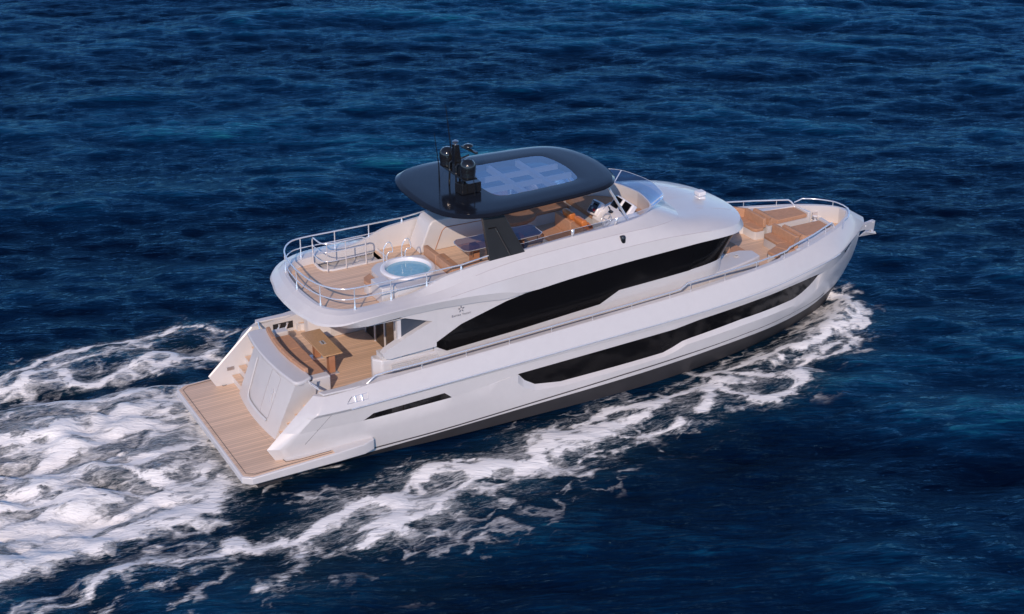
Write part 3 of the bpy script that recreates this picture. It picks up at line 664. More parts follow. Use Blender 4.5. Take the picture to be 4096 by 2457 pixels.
# ---- decks
dk = MB().prism([(2.45, -1.44), (2.99, -1.44), (2.99, -2.655), (4.8, -2.655), (6.4, -2.3), (6.4, 2.3), (4.8, 2.655), (2.99, 2.655), (2.99, .99), (2.45, .99)], 1.8, 2.05).build('cockpit_floor', 'teak', yacht)
for s in (-1, 1):
    P1 = [(x, s * (ycap(x) - .16)) for x in np.arange(4.2, 20.01, .8)]
    P2 = [(20.0, s * 1.0), (17.5, s * 2.0), (10, s * 2.3), (4.9, s * 2.3), (4.2, s * 2.62)]
    sdk = MB().prism(P1 + P2, 2.0, 2.28).build('side_deck', 'teak', yacht)
    MB().box(4.10, 4.19, min(s * 2.5, s * 2.654), max(s * 2.5, s * 2.654), 2.05, 2.285).prism([(4.11, s * 2.56), (4.19, s * 2.60), (4.89, s * 2.29), (4.80, s * 2.24)], 2.05, 2.286).build('deck_riser', 'gelcoat', sdk)
P1 = [(x, ycap(x) - .16) for x in np.arange(19.2, 24.81, .4)] + [(24.88, .1)]
fore = MB().prism([(x, y) for x, y in P1] + [(x, -y) for x, y in reversed(P1)], 2.3, 2.70).build('foredeck', 'teak', yacht)

# ---- deckhouse
zwb = tab((6.72, 3.16), (6.80, 3.05), (7.16, 2.84), (9.8, 2.98), (12.76, 3.19), (13.5, 3.54), (15.7, 3.63), (17.4, 3.72), (18.4, 3.72))
zwt = tab((6.72, 3.30), (7.6, 3.74), (9.2, 4.17), (9.9, 4.29), (11, 4.41), (13.3, 4.56), (15.2, 4.63), (16.5, 4.69), (18.4, 4.70))
ztop = tab((5, 4.55), (6.72, 4.50), (8, 4.42), (9.2, 4.29), (9.9, 4.31), (11, 4.42), (13.3, 4.57), (18, 4.72))
BX = sorted(set(list(np.arange(6.72, 16.4, .5)) + [6.8, 7.16, 7.6, 9.2, 9.8, 9.9, 11, 12.76, 13.3, 13.5, 15.2, 15.7]))
nose_b = [(16.4, 2.50), (17.0, 2.46), (17.5, 2.36), (17.85, 2.12), (18.1, 1.65), (18.25, 1.0), (18.32, .4), (18.34, 0)]
nose_t = [(16.5, 2.70), (17.35, 2.66), (18.0, 2.48), (18.5, 2.10), (18.85, 1.48), (19.03, .8), (19.12, .35), (19.14, 0)]
base, wb, wt, tp_ = [], [], [], []
for x in BX:
    base.append((x, -2.40, 2.2)); wb.append((x, -2.53, zwb(x))); wt.append((x, -2.68, zwt(x))); tp_.append((x, -2.665, max(zwt(x) + .004, ztop(x))))
for (xb2, yb2), (xt2, yt2) in zip(cr(nose_b, 3), cr(nose_t, 3)):
    base.append((xb2 - .03, -max(0, yb2 - .08), 2.2)); wb.append((xb2, -yb2, zwb(min(18.4, xb2)))); wt.append((xt2, -yt2, 4.69 - .0 * xt2)); tp_.append((xt2, -yt2, 4.70))
house = MB().loft([base, wb], mirror=True)
house.loft([wt, tp_], mirror=True)
# aft wing panel: upper prong, lower arm and the open triangle between them
arm = [(6.72, 3.18), (5.10, 3.10), (4.94, 3.18), (4.92, 3.34), (5.2, 3.50), (5.76, 3.74), (6.62, 4.06), (5.40, 4.47), (6.72, 4.43)]
for s in (-1, 1):
    house.prism_y([(6.735, 3.165), (5.14, 3.10), (4.96, 3.16), (4.92, 3.30), (5.04, 3.42), (5.76, 3.74), (6.60, 4.06), (6.735, 4.06)], s * 2.42, s * 2.685)
    house.prism_y([(6.60, 4.06), (5.42, 4.47), (6.735, 4.49), (6.735, 4.06)], s * 2.55, s * 2.683)
for s in (-1, 1): house.box(4.98, 6.74, min(s * 2.0, s * 2.44), max(s * 2.0, s * 2.44), 2.9, 3.155)
hs_ = house.build('deckhouse', 'gelcoat', yacht, smooth=30)
gl = len(BX)
for s in (-1, 1):
    mb = MB().loft([wb[:gl + 10], wt[:gl + 10]])
    if s > 0: mb.v = [(x, -y, z) for x, y, z in mb.v]
    mb.build('saloon_window', 'glass_black', hs_, smooth=40)
MB().loft([wb[gl + 9:], wt[gl + 9:]], mirror=True).build('front_window', 'glass_black', hs_, smooth=40)
# aft bulkhead with sliding doors
MB().box(6.15, 6.35, -2.42, 2.42, 2.05, 4.40).build('aft_bulkhead', 'gelcoat', hs_)
dr = MB().box(6.08, 6.14, -1.0, 1.38, 2.08, 4.10).build('sliding_door', 'door_dark', hs_)
for y in (-1.0, -.2, .6, 1.38): MB().box(6.05, 6.145, y - .035, y + .035, 2.06, 4.12).build('door_frame', 'gelcoat', dr)
for s in (-1, 1):
    MB().prism_y([(5.62, 3.66), (5.62, 4.36), (6.64, 4.06)], s * 2.46, s * 2.50).build('quarter_window', 'panel_grey', hs_)
    MB().box(5.50, 5.62, s * 2.35, s * 2.5, 2.1, 4.42).build('door_post', 'gelcoat', hs_)
    # side locker with slatted vent
    lk_ = MB().prism([(4.78, s * 2.0), (4.72, s * 2.25), (4.95, s * 2.50), (7.3, s * 2.52), (7.3, s * 2.0)], 2.05, 2.0, z1s=[3.02, 3.02, 3.02, 2.90, 2.90]).build('side_locker', 'gelcoat', hs_, bevel=.06, seg=3)
    sl = MB()
    for k in range(9):
        z = 2.30 + k * .065
        sl.box(5.3 - k * .01, 6.7 - k * .03 + .35, s * (2.525), s * (2.56), z, z + .022)
    sl.build('vent_slat', 'gelcoat', lk_)
MB().prism([(4.3, 2.05), (4.3, 2.45), (6.2, 2.45), (6.2, 1.55), (4.9, 1.55)], 2.05, 2.62).build('cockpit_cabinet', 'gelcoat', yacht, bevel=.04, seg=3)

# ---- flybridge moulding
FB = [  # outer lower edge, lower crease, upper crease, coaming top   (x, half-breadth, z)
 ((2.78, 0, 4.42), (2.82, 0, 4.50), (3.08, 0, 4.72), (3.22, 0, 4.80)),
 ((2.82, .8, 4.42), (2.86, .8, 4.50), (3.12, .8, 4.72), (3.27, .8, 4.80)),
 ((2.96, 1.45, 4.42), (3.0, 1.43, 4.50), (3.22, 1.38, 4.71), (3.36, 1.34, 4.79)),
 ((3.12, 2.05, 4.44), (3.16, 2.02, 4.51), (3.40, 1.88, 4.71), (3.54, 1.76, 4.79)),
 ((3.62, 2.62, 4.55), (3.64, 2.58, 4.60), (3.85, 2.32, 4.74), (3.97, 2.12, 4.79)),
 ((4.4, 2.82, 4.70), (4.4, 2.80, 4.72), (4.5, 2.48, 4.79), (4.6, 2.24, 4.80)),
 ((5.5, 2.86, 4.755), (5.5, 2.83, 4.77), (5.5, 2.52, 4.82), (5.5, 2.27, 4.85)),
 ((6.3, 2.86, 4.755), (6.3, 2.82, 4.78), (6.3, 2.52, 4.88), (6.3, 2.27, 4.94)),
 ((7.2, 2.85, 4.72), (7.2, 2.79, 4.79), (7.2, 2.50, 4.97), (7.15, 2.27, 5.24)),
 ((8.0, 2.83, 4.67), (8.0, 2.74, 4.85), (8.0, 2.46, 5.12), (7.8, 2.26, 5.34)),
 ((9.0, 2.79, 4.55), (9.0, 2.69, 4.91), (9.0, 2.42, 5.27), (8.9, 2.24, 5.45)),
 ((10.0, 2.74, 4.345), (10, 2.66, 4.96), (10, 2.40, 5.36), (10, 2.20, 5.53)),
 ((11.5, 2.72, 4.45), (11.5, 2.63, 5.0), (11.5, 2.38, 5.42), (11.5, 2.14, 5.60)),
 ((13.5, 2.72, 4.575), (13.5, 2.63, 5.07), (13.5, 2.36, 5.47), (13.3, 2.06, 5.64)),
 ((15.2, 2.73, 4.645), (15.0, 2.65, 5.10), (14.8, 2.33, 5.45), (14.3, 1.95, 5.66)),
 ((16.5, 2.74, 4.70), (16.3, 2.66, 5.05), (15.65, 2.10, 5.40), (14.95, 1.76, 5.68)),
 ((17.4, 2.71, 4.70), (17.2, 2.63, 4.98), (16.18, 1.78, 5.35), (15.33, 1.50, 5.70)),
 ((18.15, 2.53, 4.66), (18.02, 2.44, 4.90), (16.48, 1.36, 5.28), (15.57, 1.20, 5.70)),
 ((18.72, 2.10, 4.62), (18.60, 2.04, 4.84), (16.66, .96, 5.24), (15.70, .86, 5.70)),
 ((19.12, 1.46, 4.57), (19.02, 1.42, 4.80), (16.76, .54, 5.22), (15.79, .46, 5.70)),
 ((19.36, .72, 4.54), (19.25, .70, 4.77), (16.81, .25, 5.21), (15.83, .2, 5.70)),
 ((19.42, 0, 4.53), (19.32, 0, 4.76), (16.83, 0, 5.20), (15.85, 0, 5.70))]
Lv = [cr([f[k] for f in FB], 4) for k in range(4)]
n = len(Lv[0]); S0, C2, C1, S2 = Lv
def neg(r): return [(p[0], -p[1], p[2]) for p in r]
def sm(x, a, b): t = min(1, max(0, (x - a) / (b - a))); return t * t * (3 - 2 * t)
mids = []
for f in (.25, .5, .75):
    r = []
    for i in range(n):
        a, b = C2[i], C1[i]; g = sm(a[0], 16.2, 18.6); p = a * (1 - f) + b * f
        r.append((p[0], p[1], p[2] + g * .10 * math.sin(math.pi * f) ** .8))
    mids.append(r)
C2b = []
for i in range(n):
    a, b = S0[i], C2[i]; g = sm(a[0], 15, 17.5); C2b.append(np.array(b))
U = []
for i in range(n):
    p = S0[i]; x, y, z = p
    zz = 4.36 + .05 * sm(x, 3.6, 4.4) if x < 4.4 else float(np.interp(x, [4.4, 5.5, 6.8, 8.2, 9.1, 9.9], [4.41, 4.47, 4.465, 4.375, 4.27, 4.30]))
    if x < 4.6:
        c = np.array([5.5, 0]); d = c - p[:2]; d /= np.linalg.norm(d); k_ = .36 - .26 * sm(x, 3.1, 4.5); U.append((x + d[0] * k_, y + d[1] * k_, zz))
    elif x < 9.95: U.append((x, 2.735, zz))
    else: U.append((x - (.12 if x > 18 else 0), max(0, y - .03), z - .004))
topin = []; bot = []
for i in range(n):
    x, y, z = S2[i]
    t = np.array(S2[min(i + 1, n - 1)]) - np.array(S2[max(i - 1, 0)]); nn = np.array([-t[1], t[0]]); nn /= np.linalg.norm(nn) + 1e-9
    w = .11
    ix, iy = x + nn[0] * w * (1 if 1 else 0), y + nn[1] * w
    # inward = away from the outer edge
    o = np.array(S0[i][:2]) - np.array([x, y])
    if nn @ o > 0: ix, iy = x - nn[0] * w, y - nn[1] * w
    topin.append((ix, max(0, iy), z)); bot.append((ix, max(0, iy - .02), 4.5))
for r in (topin, bot): r[0] = (r[0][0], 0, r[0][2]); r[-1] = (r[-1][0], 0, r[-1][2])
fly = MB()
for part in ([U, S0], [S0, C2], [C2] + mids + [C1], [C1, S2], [S2, topin], [topin, bot]): fly.loft([neg(r) for r in part], mirror=True)
flyo = fly.build('flybridge', 'gelcoat', yacht, smooth=75, weld=False)
for s in (-1, 1):      # thin pinkish lines drawn along the shoulder creases
    for rowc, xa, xb2 in ((C1, 8.2, 15.9), (C2, 7.0, 17.0)):
        MB().tube([(p[0], s * (p[1] + .001), p[2] + .001) for p in rowc if xa < p[0] < xb2], .007, 5).build('styling_line', 'crease_line', flyo)
# soffit over the cockpit and roof underside
uo = [(p[0] + .06, max(0, p[1] - .12)) for p in U if p[0] < 9.5]
uo = [uo[0]] + [b for a, b in zip(uo, uo[1:]) if b[0] - a[0] > .01 or b[1] - a[1] > .01]
MB().prism([(x, -y) for x, y in uo] + [(9.4, -2.6), (9.4, 2.6)] + [(x, y) for x, y in reversed(uo[1:])], 4.34, 4.358).build('soffit', 'gelcoat', flyo)
rf = [(p[0] - .1, max(0, p[1] - .08)) for p in C2 if p[0] > 10.5]
MB().prism([(x, -y) for x, y in rf] + [(x, y) for x, y in reversed(rf[:-1])], 4.50, 4.535).build('roof_soffit', 'gelcoat', flyo)
# teak floor of the flybridge with the stair hatch left open
IN = [(p[0], p[1] + .03) for p in bot]
def inpoly(xa, xb): return [(x, y) for x, y in IN if xa < x < xb]
def yin(x): return float(np.interp(x, [p[0] for p in IN], [p[1] for p in IN]))
fl = MB(); z0, z1 = 4.36, 4.55
aft_ = inpoly(0, 4.66)
fl.prism([(x, -y) for x, y in aft_] + [(4.66, -yin(4.66)), (4.66, yin(4.66))] + [(x, y) for x, y in reversed(aft_[1:])], z0, z1)
fl.prism([(4.66, -yin(4.66)), (5.5, -yin(5.5)), (6.80, -yin(6.8)), (6.80, 1.30), (4.95, 1.30), (4.66, 1.62)], z0, z1)
fl.prism([(6.80, -yin(6.8)), (9, -yin(9)), (13.3, -yin(13.2)), (13.3, yin(13.2)), (9, yin(9)), (6.80, yin(6.8))], z0, z1)
fl.build('teak_deck', 'teak', flyo, smooth=0)
f2 = inpoly(13.3, 30)
MB().prism([(13.3, -yin(13.2))] + [(x, -y) for x, y in f2] + [(x, y) for x, y in reversed(f2[:-1])] + [(13.3, yin(13.2))], 4.38, 4.56).build('helm_floor', 'grey_floor', flyo, smooth=0)
# hatch surround, pale panel and steps seen down the hatch
hz = MB().tube([(4.68, 2.2, 4.56), (4.66, 1.66, 4.565), (4.72, 1.42, 4.565), (4.98, 1.29, 4.565), (6.80, 1.29, 4.565), (6.93, 1.40, 4.565), (6.93, 2.2, 4.56)], .05, 8)
hz.build('hatch_coaming', 'gelcoat', flyo, smooth=60)
MB().box(4.5, 6.95, 2.34, 2.40, 2.4, 4.8).box(6.80, 6.84, 1.2, 2.36, 3.1, 4.53).build('stairwell_wall', 'gelcoat', flyo)
for k in range(4): MB().box(4.9 + k * .48, 5.3 + k * .48, 1.35, 2.3, 2.6 + k * .42, 2.66 + k * .42).build('stair_tread', 'teak_plain', flyo)
# roof fittings
MB().box(18.2, 18.5, -.15, .15, 4.98, 5.08).box(18.2, 18.5, -.15, .15, 5.12, 5.27).box(18.26, 18.44, -.08, .08, 5.05, 5.15).build('roof_ventilator', 'console', flyo, bevel=.025, seg=3)
MB().lathe([(.0, 0), (.085, 0), (.09, .02), (.09, .20), (.07, .23), (0, .235)], (13.62, -2.47, 5.20), 20).build('side_camera', 'black_gloss', flyo, smooth=50)
MB().box(13.53, 13.71, -2.46, -2.34, 5.19, 5.42).build('camera_bracket', 'black_rubber', flyo, bevel=.02)
# panel seams on the coachroof
for s in (-1, 1):
    MB().tube([(16.9, s * .95, 5.215), (17.6, s * 1.08, 5.155), (18.3, s * 1.12, 5.02), (18.85, s * 1.15, 4.895)], .006, 4).build('roof_seam', 'seam', flyo)
# windscreen: curved wrap of clear glass
wsb, wst = [], []
G_ = [i for i in range(n) if S2[i][0] > 9.9]
for i in G_:
    x, y, z = S2[i]; tx, ty_ = topin[i][0], topin[i][1]; bx, by = (x + tx) / 2, (y + ty_) / 2
    g = sm(x, 13.0, 15.6); hh = .24 + .10 * g
    # lean outward/forward
    o = np.array(S0[i][:2]) - np.array([x, y]); o /= np.linalg.norm(o) + 1e-9
    wsb.append((bx, by, z + .0)); wst.append((bx + o[0] * (.06 + .36 * g), max(0, by + o[1] * (.02 + .30 * g)), z + hh))
wsb[-1] = (wsb[-1][0], 0, wsb[-1][2]); wst[-1] = (wst[-1][0], 0, wst[-1][2])
ws = MB().loft([neg(wsb), neg(wst)], mirror=True).build('windscreen', 'glass', flyo, smooth=60)
pipe('glass_edge', [tuple(p) for p in neg(wst)] + [tuple(p) for p in wst[::-1][1:]], .008, ws, 'steel', 6)
for xf in (11.75, 13.68):
    for s in (-1, 1):
        i = min(range(len(wsb)), key=lambda k: abs(wsb[k][0] - xf)); a, b = wsb[i], wst[i]
        MB().add([(a[0] - .05, s * (a[1] + .01), a[2]), (a[0] + .05, s * (a[1] + .01), a[2]), (b[0] + .05, s * (b[1] + .01), b[2]), (b[0] - .05, s * (b[1] + .01), b[2])], [(0, 1, 2, 3)]).build('glass_clamp', 'steel', ws, solid=.02)
for s in (-1, 1):
    i = min(range(len(wsb)), key=lambda k: abs(wsb[k][1] - 1.17) + (0 if wsb[k][0] > 14.8 else 9)); a, b = wsb[i], wst[i]
    MB().tube([(a[0], s * a[1], a[2]), (b[0], s * b[1], b[2])], .018, 6).build('glass_fin', 'steel', ws)

# ---- hardtop
ho = [(7.20, 0), (7.25, .9), (7.48, 1.75), (7.95, 2.28), (8.7, 2.52), (9.8, 2.53), (11.5, 2.42), (12.75, 2.28), (13.4, 2.03), (13.8, 1.58), (14.06, .85), (14.15, 0)]
hi = [(9.50, 0), (9.51, .6), (9.56, 1.05), (9.70, 1.30), (10.0, 1.40), (10.6, 1.40), (11.6, 1.36), (12.30, 1.31), (12.58, 1.20), (12.70, .98), (12.80, .5), (12.84, 0)]
Ho, Hi = cr(ho, 5), cr(hi, 5); m_ = len(Ho)
def ring(P, Q, f, z): return [(p[0] * (1 - f) + q[0] * f, -(p[1] * (1 - f) + q[1] * f), z) for p, q in zip(P, Q)]
prof = [(1.0, 7.02), (1.0, 7.17), (.97, 7.174), (.6, 7.170), (.3, 7.162), (.08, 7.152), (.065, 7.148), (.0, 7.09), (0, 7.06), (.03, 7.035), (.10, 7.01), (.2, 6.98), (.5, 6.94), (.9, 6.93), (1.0, 6.95), (1.0, 7.02)]
ht = MB().loft([ring(Ho, Hi, f, z) for f, z in prof], mirror=True).build('hardtop', 'navy', yacht, smooth=22)
sky_p = [(x, -y) for x, y in Hi] + [(x, y) for x, y in Hi[::-1][1:-1]]
MB().add([(x, y, 7.176) for x, y in sky_p], [tuple(range(len(sky_p)))]).build('skylight', 'glass_sky', ht)
MB().box(10.62, 10.76, -1.36, 1.36, 6.93, 7.12).box(11.70, 11.84, -1.34, 1.34, 6.93, 7.12).build('roof_beam', 'beam', ht)
MB().box(9.55, 12.8, .40, .50, 6.94, 7.11).box(9.55, 12.8, -.50, -.40, 6.94, 7.11).build('roof_beam', 'beam', ht)
for s in (-1, 1):
    y = s * 2.16
    pb = [(8.86, 5.40), (10.12, 5.50), (9.36, 6.93), (8.62, 6.93)]
    plr = MB().prism_y(pb, y - .08, y + .08).build('hardtop_pillar', 'pillar', ht, bevel=.02)
    MB().tube([(8.80, y - s * -.085, 6.55), (9.05, y - s * -.085, 6.55), (9.58, y - s * -.085, 5.52)], .03, 4).build('pillar_groove', 'black_gloss', plr)
    MB().tube([(14.22, s * 1.80, 5.64), (13.42, s * 1.72, 6.96)], .045, 12).build('hardtop_strut', 'steel', ht, smooth=60)

# ---- mast
mast = MB()
for s in (-1, 1):
    mast.tube([(8.70, s * .24, 7.17), (8.72, s * .22, 7.95), (8.80, s * .20, 8.02), (9.0, s * .20, 7.96), (9.08, s * .22, 7.17)], .035, 6)
mast.box(8.62, 9.10, -.95, .75, 7.70, 7.76)
mast.prism_y([(8.74, 7.75), (9.02, 7.75), (8.90, 8.62), (8.74, 8.62)], -.10, .10)
mast.prism([(8.58, -.40), (9.34, -.42), (9.34, -.75), (8.66, -.78)], 7.19, 7.52)
mast.tube([(8.92, -.02, 8.10), (9.25, -.10, 8.22)], .03, 6)
mo = mast.build('mast', 'black_gloss', ht, bevel=.012)
def dome(cx, cy, cz):
    MB().lathe([(.0, 0), (.23, 0), (.25, .03), (.235, .07), (.26, .30), (.255, .40), (.22, .50), (.15, .57), (.07, .60), (0, .605)], (cx, cy, cz), 28).build('radar_dome', 'black_gloss', mo, smooth=60)
dome(8.80, .55, 7.76); dome(8.86, -.78, 7.76)
MB().lathe([(0, 0), (.10, 0), (.16, .05), (.15, .09), (.06, .12), (0, .12)], (9.28, .02, 8.42), 20).build('searchlight', 'black_gloss', mo, smooth=60)
MB().box(-.42, .42, -.055, .055, -.03, .03).xform(Matrix.Translation((9.30, -.02, 8.36)) @ Matrix.Rotation(R(-82), 4, 'Z')).build('radar_scanner', 'black_gloss', mo, bevel=.02)
MB().lathe([(0, 0), (.04, 0), (.04, .04), (.09, .06), (.10, .10), (.05, .13), (0, .13)], (8.82, 0, 8.62), 16).build('mast_light', 'steel_matte', mo, smooth=60)
pipe('whip_antenna', [(8.70, .08, 8.50), (8.52, .05, 9.95)], [.022, .010], mo, 'black_gloss', 5)
pipe('whip_antenna', [(8.62, .80, 7.17), (8.60, .78, 7.7), (8.42, .70, 8.85)], [.028, .018, .009], mo, 'black_gloss', 5)
pipe('whip_antenna', [(8.98, -1.0, 7.18), (8.97, -1.0, 7.5), (8.86, -1.0, 8.45)], [.028, .016, .009], mo, 'black_gloss', 5)

# ---- railings
def arc(pts, sub=6): return [tuple(p) for p in cr(pts, sub)]
half = [(3.22, 0), (3.28, .8), (3.44, 1.46), (3.78, 1.98), (4.26, 2.19), (5.46, 2.20)]
side_ = cr(half, 6)
top = [(x, -y, 5.50) for x, y in side_] + [(6.67, -2.2, 5.50), (7.87, -2.19, 5.51), (8.95, -2.16, 5.62)]
rl = [(x, -y, z) for x, y, z in top[1:]][::-1] + top
fr = MB().tube(rl, .026, 8).build('flybridge_rail', 'steel', yacht, smooth=60)
midr = [(x, -y, 5.15) for x, y in side_] + [(6.67, -2.2, 5.16), (7.12, -2.24, 5.18)]
MB().tube([(x, -y, z) for x, y, z in midr[1:]][::-1] + midr, .018, 8).build('mid_rail', 'steel', fr, smooth=60)
for x, y, zb_ in ((3.25, 0, 4.79), (3.44, 1.46, 4.78), (4.26, 2.19, 4.78), (5.46, 2.20, 4.83), (6.67, 2.20, 5.0), (7.87, 2.19, 5.33)):
    for s in ((-1, 1) if y else (1,)):
        MB().tube([(x, s * y, zb_), (x, s * y, zb_ + .10), (x, s * y, zb_ + .13), (x, s * y, 5.50)], [.045, .036, .020, .020], 8).build('stanchion', 'steel', fr, smooth=60)
gate = MB()
gp = cr([(4.60, 1.98), (4.62, 1.50), (4.70, 1.30), (4.92, 1.20), (5.42, 1.20)], 4)
gate.tube([(4.60, 2.0, 4.6), (4.60, 2.0, 5.45), (4.60, 1.94, 5.53)] + [(x, y, 5.55) for x, y in gp[1:]] + [(6.0, 1.22, 5.55), (6.1, 1.22, 5.50), (6.13, 1.22, 5.38), (6.13, 1.22, 4.58)], .024, 8)
gt = gate.build('hatch_rail', 'steel', yacht, smooth=60)
for z in (5.25, 4.93): MB().tube([(4.60, 2.0, z)] + [(x, y, z) for x, y in gp] + [(6.13, 1.22, z)], .015, 8).build('mid_rail', 'steel', gt, smooth=60)
for x, y in ((4.78, 1.22), (5.42, 1.20)): MB().tube([(x, y, 4.58), (x, y, 5.55)], .018, 8).build('stanchion', 'steel', gt, smooth=60)
for s in (-1, 1):
    yr = lambda x: ycap(x) - .06
    tp2 = [(4.22, s * yr(4.2), 2.62), (4.5, s * yr(4.5), 2.84), (4.9, s * yr(4.9), 2.87)]
    for x in np.arange(5.5, 15.5, .8): tp2.append((x, s * yr(x), float(np.interp(x, [4.9, 6, 15.6], [2.87, 2.89, 3.29]))))
    tp2 += [(15.62, s * yr(15.6), 3.29), (15.90, s * yr(15.9), 3.46)] + [(x, s * yr(x), float(np.interp(x, [15.9, 18, 20.3], [3.46, 3.50, 3.49]))) for x in np.arange(16.7, 20.3, .8)]
    tp2 += [(20.45, s * (yr(20.45) - .02), 3.49), (20.62, s * (yr(20.6) - .05), 3.55)]
    tp2 += [(x, s * float(np.interp(x, [20.6, 21.25, 22.1, 23.3], [2.36, 2.14, 1.82, 1.28])), 3.55) for x in (20.9, 21.25, 21.7, 22.1, 22.7, 23.05, 23.3)]
    tp2 += [(23.40, s * 1.23, 3.48), (23.52, s * 1.17, 3.32)]
    sr = MB().tube(tp2, .030, 8).build('side_rail', 'steel', yacht, smooth=60)
    rx = [p[0] for p in tp2]; ry = [p[1] for p in tp2]; rz = [p[2] for p in tp2]
    for x in (4.9, 6.07, 7.6, 9.13, 10.67, 12.2, 13.7, 15.2, 16.04, 17.5, 18.9, 20.3, 21.75, 22.9)[1:]:
        zt_ = float(np.interp(x, rx, rz)); y_ = float(np.interp(x, rx, ry)); MB().tube([(x, y_, zcap(x) - .03), (x, y_, zt_)], .014, 8).build('stanchion', 'steel', sr, smooth=60)
pp = cr([(23.72, 1.43), (23.92, 1.24), (24.35, .95), (24.76, .45), (24.86, 0)], 5)
pul = [(x, -y, 3.50 if x > 23.9 else 3.32 + (x - 23.72) * .9) for x, y in pp]
pr = MB().tube(pul + [(x, -y, z) for x, y, z in pul[::-1][1:]], .024, 8).build('bow_rail', 'steel', yacht, smooth=60)
for s in (-1, 1): MB().tube([(24.76, s * .45, 3.30), (24.76, s * .45, 3.5)], .015, 8).build('stanchion', 'steel', pr, smooth=60)

# ---- foredeck mouldings
for s in (-1, 1):
    xs_ = np.arange(20.15, 23.61, .3)
    out_ = [(x, s * (ycap(x) - .15)) for x in xs_]
    inn = [(23.64, s * (ycap(23.64) - .15)), (23.64, s * .30), (23.50, s * .30), (23.50, s * 1.12), (22.25, s * 1.36), (21.95, s * 1.42), (21.55, s * 1.52), (21.20, s * 2.0), (20.35, s * 2.20)]
    zz = [3.25] * len(out_) + [3.30, 3.36, 3.36, 3.34, 3.27, 3.26, 3.25, 3.24, 3.24]
    MB().prism(out_ + inn, 2.6, 0, z1s=zz).build('foredeck_coaming', 'gelcoat', yacht, bevel=.02)
    MB().prism([(21.65, s * .30), (23.50, s * .30), (23.50, s * 1.2), (22.2, s * 1.4), (21.65, s * 1.6)], 2.70, 3.14).build('sunpad_base', 'gelcoat', yacht)
# U-shaped locker moulding ahead of the front windows
ub = [(17.2, -2.40), (18.2, -2.24), (19.2, -1.98), (19.78, -1.80), (19.82, -1.28), (19.40, -1.05), (18.8, -1.05), (18.8, 1.05), (19.40, 1.05), (19.82, 1.28), (19.78, 1.80), (19.2, 1.98), (18.2, 2.24), (17.2, 2.40)]
fb_ = MB().prism(ub, 2.2, 3.20).build('forward_locker', 'gelcoat', yacht, bevel=.05, seg=3)
MB().prism([(18.8, -1.02), (19.75, -1.02), (19.75, 1.02), (18.8, 1.02)], 2.7, 2.98).build('seat_base', 'gelcoat', fb_)

# ---- name and emblem on the quarter panels
def text_obj(s, size):
    cu = bpy.data.curves.new('lettering', 'FONT'); cu.body = s; cu.size = size; cu.extrude = .002; cu.align_x = 'CENTER'; cu.space_character = 1.12
    for i in range(len(s)): cu.body_format[i].use_small_caps = True
    o = bpy.data.objects.new('lettering', cu); col.objects.link(o); dg = bpy.context.evaluated_depsgraph_get()
    me = bpy.data.meshes.new_from_object(o.evaluated_get(dg)); bpy.data.objects.remove(o); return me
def place_logo(s):
    cx, cz = 7.60, 4.06; y = s * 2.692
    # star of five blades
    mb = MB()
    for k in range(5):
        a = R(90 + 72 * k)
        e, w = Vector((math.cos(a), math.sin(a))), Vector((-math.sin(a), math.cos(a)))
        q = [e * .045 + w * -.022, e * .045 + w * .020, e * .085 + w * .022, e * .125 + w * .002, e * .085 + w * -.006]
        mb.prism_y([(cx + (p.x if s < 0 else -p.x), cz + .20 + p.y) for p in q], y - .003, y + .003)
    mb.build('star_emblem', 'logo', hs_, smooth=0)
    me = text_obj("Eastar Yacht", .105); me.materials.append(M['logo'])
    o = bpy.data.objects.new('lettering', me); col.objects.link(o); o.parent = hs_
    o.matrix_local = Matrix.Translation((cx - 13, y, cz - .02)) @ (Matrix.Rotation(R(90), 4, 'X') if s < 0 else Matrix.Rotation(R(180), 4, 'Z') @ Matrix.Rotation(R(90), 4, 'X'))
for s in (-1, 1): place_logo(s)

# ================================================================== furniture and loose things
def cyl(mb, c, r, h, n=20): return mb.lathe([(0, 0), (r, 0), (r, h), (0, h)], c, n)
# ---- aft cockpit sofa
sofa = thing('cockpit_sofa', (3.0, 0, 2.05), 'long tan sofa with a curved padded back against the transom, facing the teak table', 'sofa')
MB().prism([(2.62, 0), (2.64, -.8), (2.80, -1.56), (3.44, -1.56), (3.42, 1.56), (2.80, 1.56), (2.64, .8)], 2.05, 2.40).build('base', 'gelcoat', sofa)
for y0, y1 in ((-1.56, -.52), (-.51, .52), (.53, 1.56)):
    f = lambda y: 2.68 + .05 * y * y
    MB().prism([(f(y0), y0), (f((y0 + y1) / 2), (y0 + y1) / 2), (f(y1), y1), (3.46, y1), (3.48, (y0 + y1) / 2), (3.46, y0)], 2.401, 2.51).build('seat', 'cushion', sofa, bevel=.03, seg=3)
for y0, y1 in ((-1.66, -.84), (-.83, -.01), (0, .82), (.83, 1.66)):
    pr_ = []
    ys_ = np.linspace(y0, y1, 5)
    pr_ = [(2.56 + .055 * y * y, y) for y in ys_] + [(2.70 + .055 * y * y, y) for y in ys_[::-1]]
    MB().prism(pr_, 2.50, 2.90).build('backrest', 'cushion', sofa, bevel=.03, seg=3)
for s in (-1, 1):
    MB().box(2.84 if s < 0 else 3.0, 3.46, s * 1.60, s * 1.92, 2.055, 2.62).build('end_box', 'gelcoat', sofa, bevel=.04, seg=3)
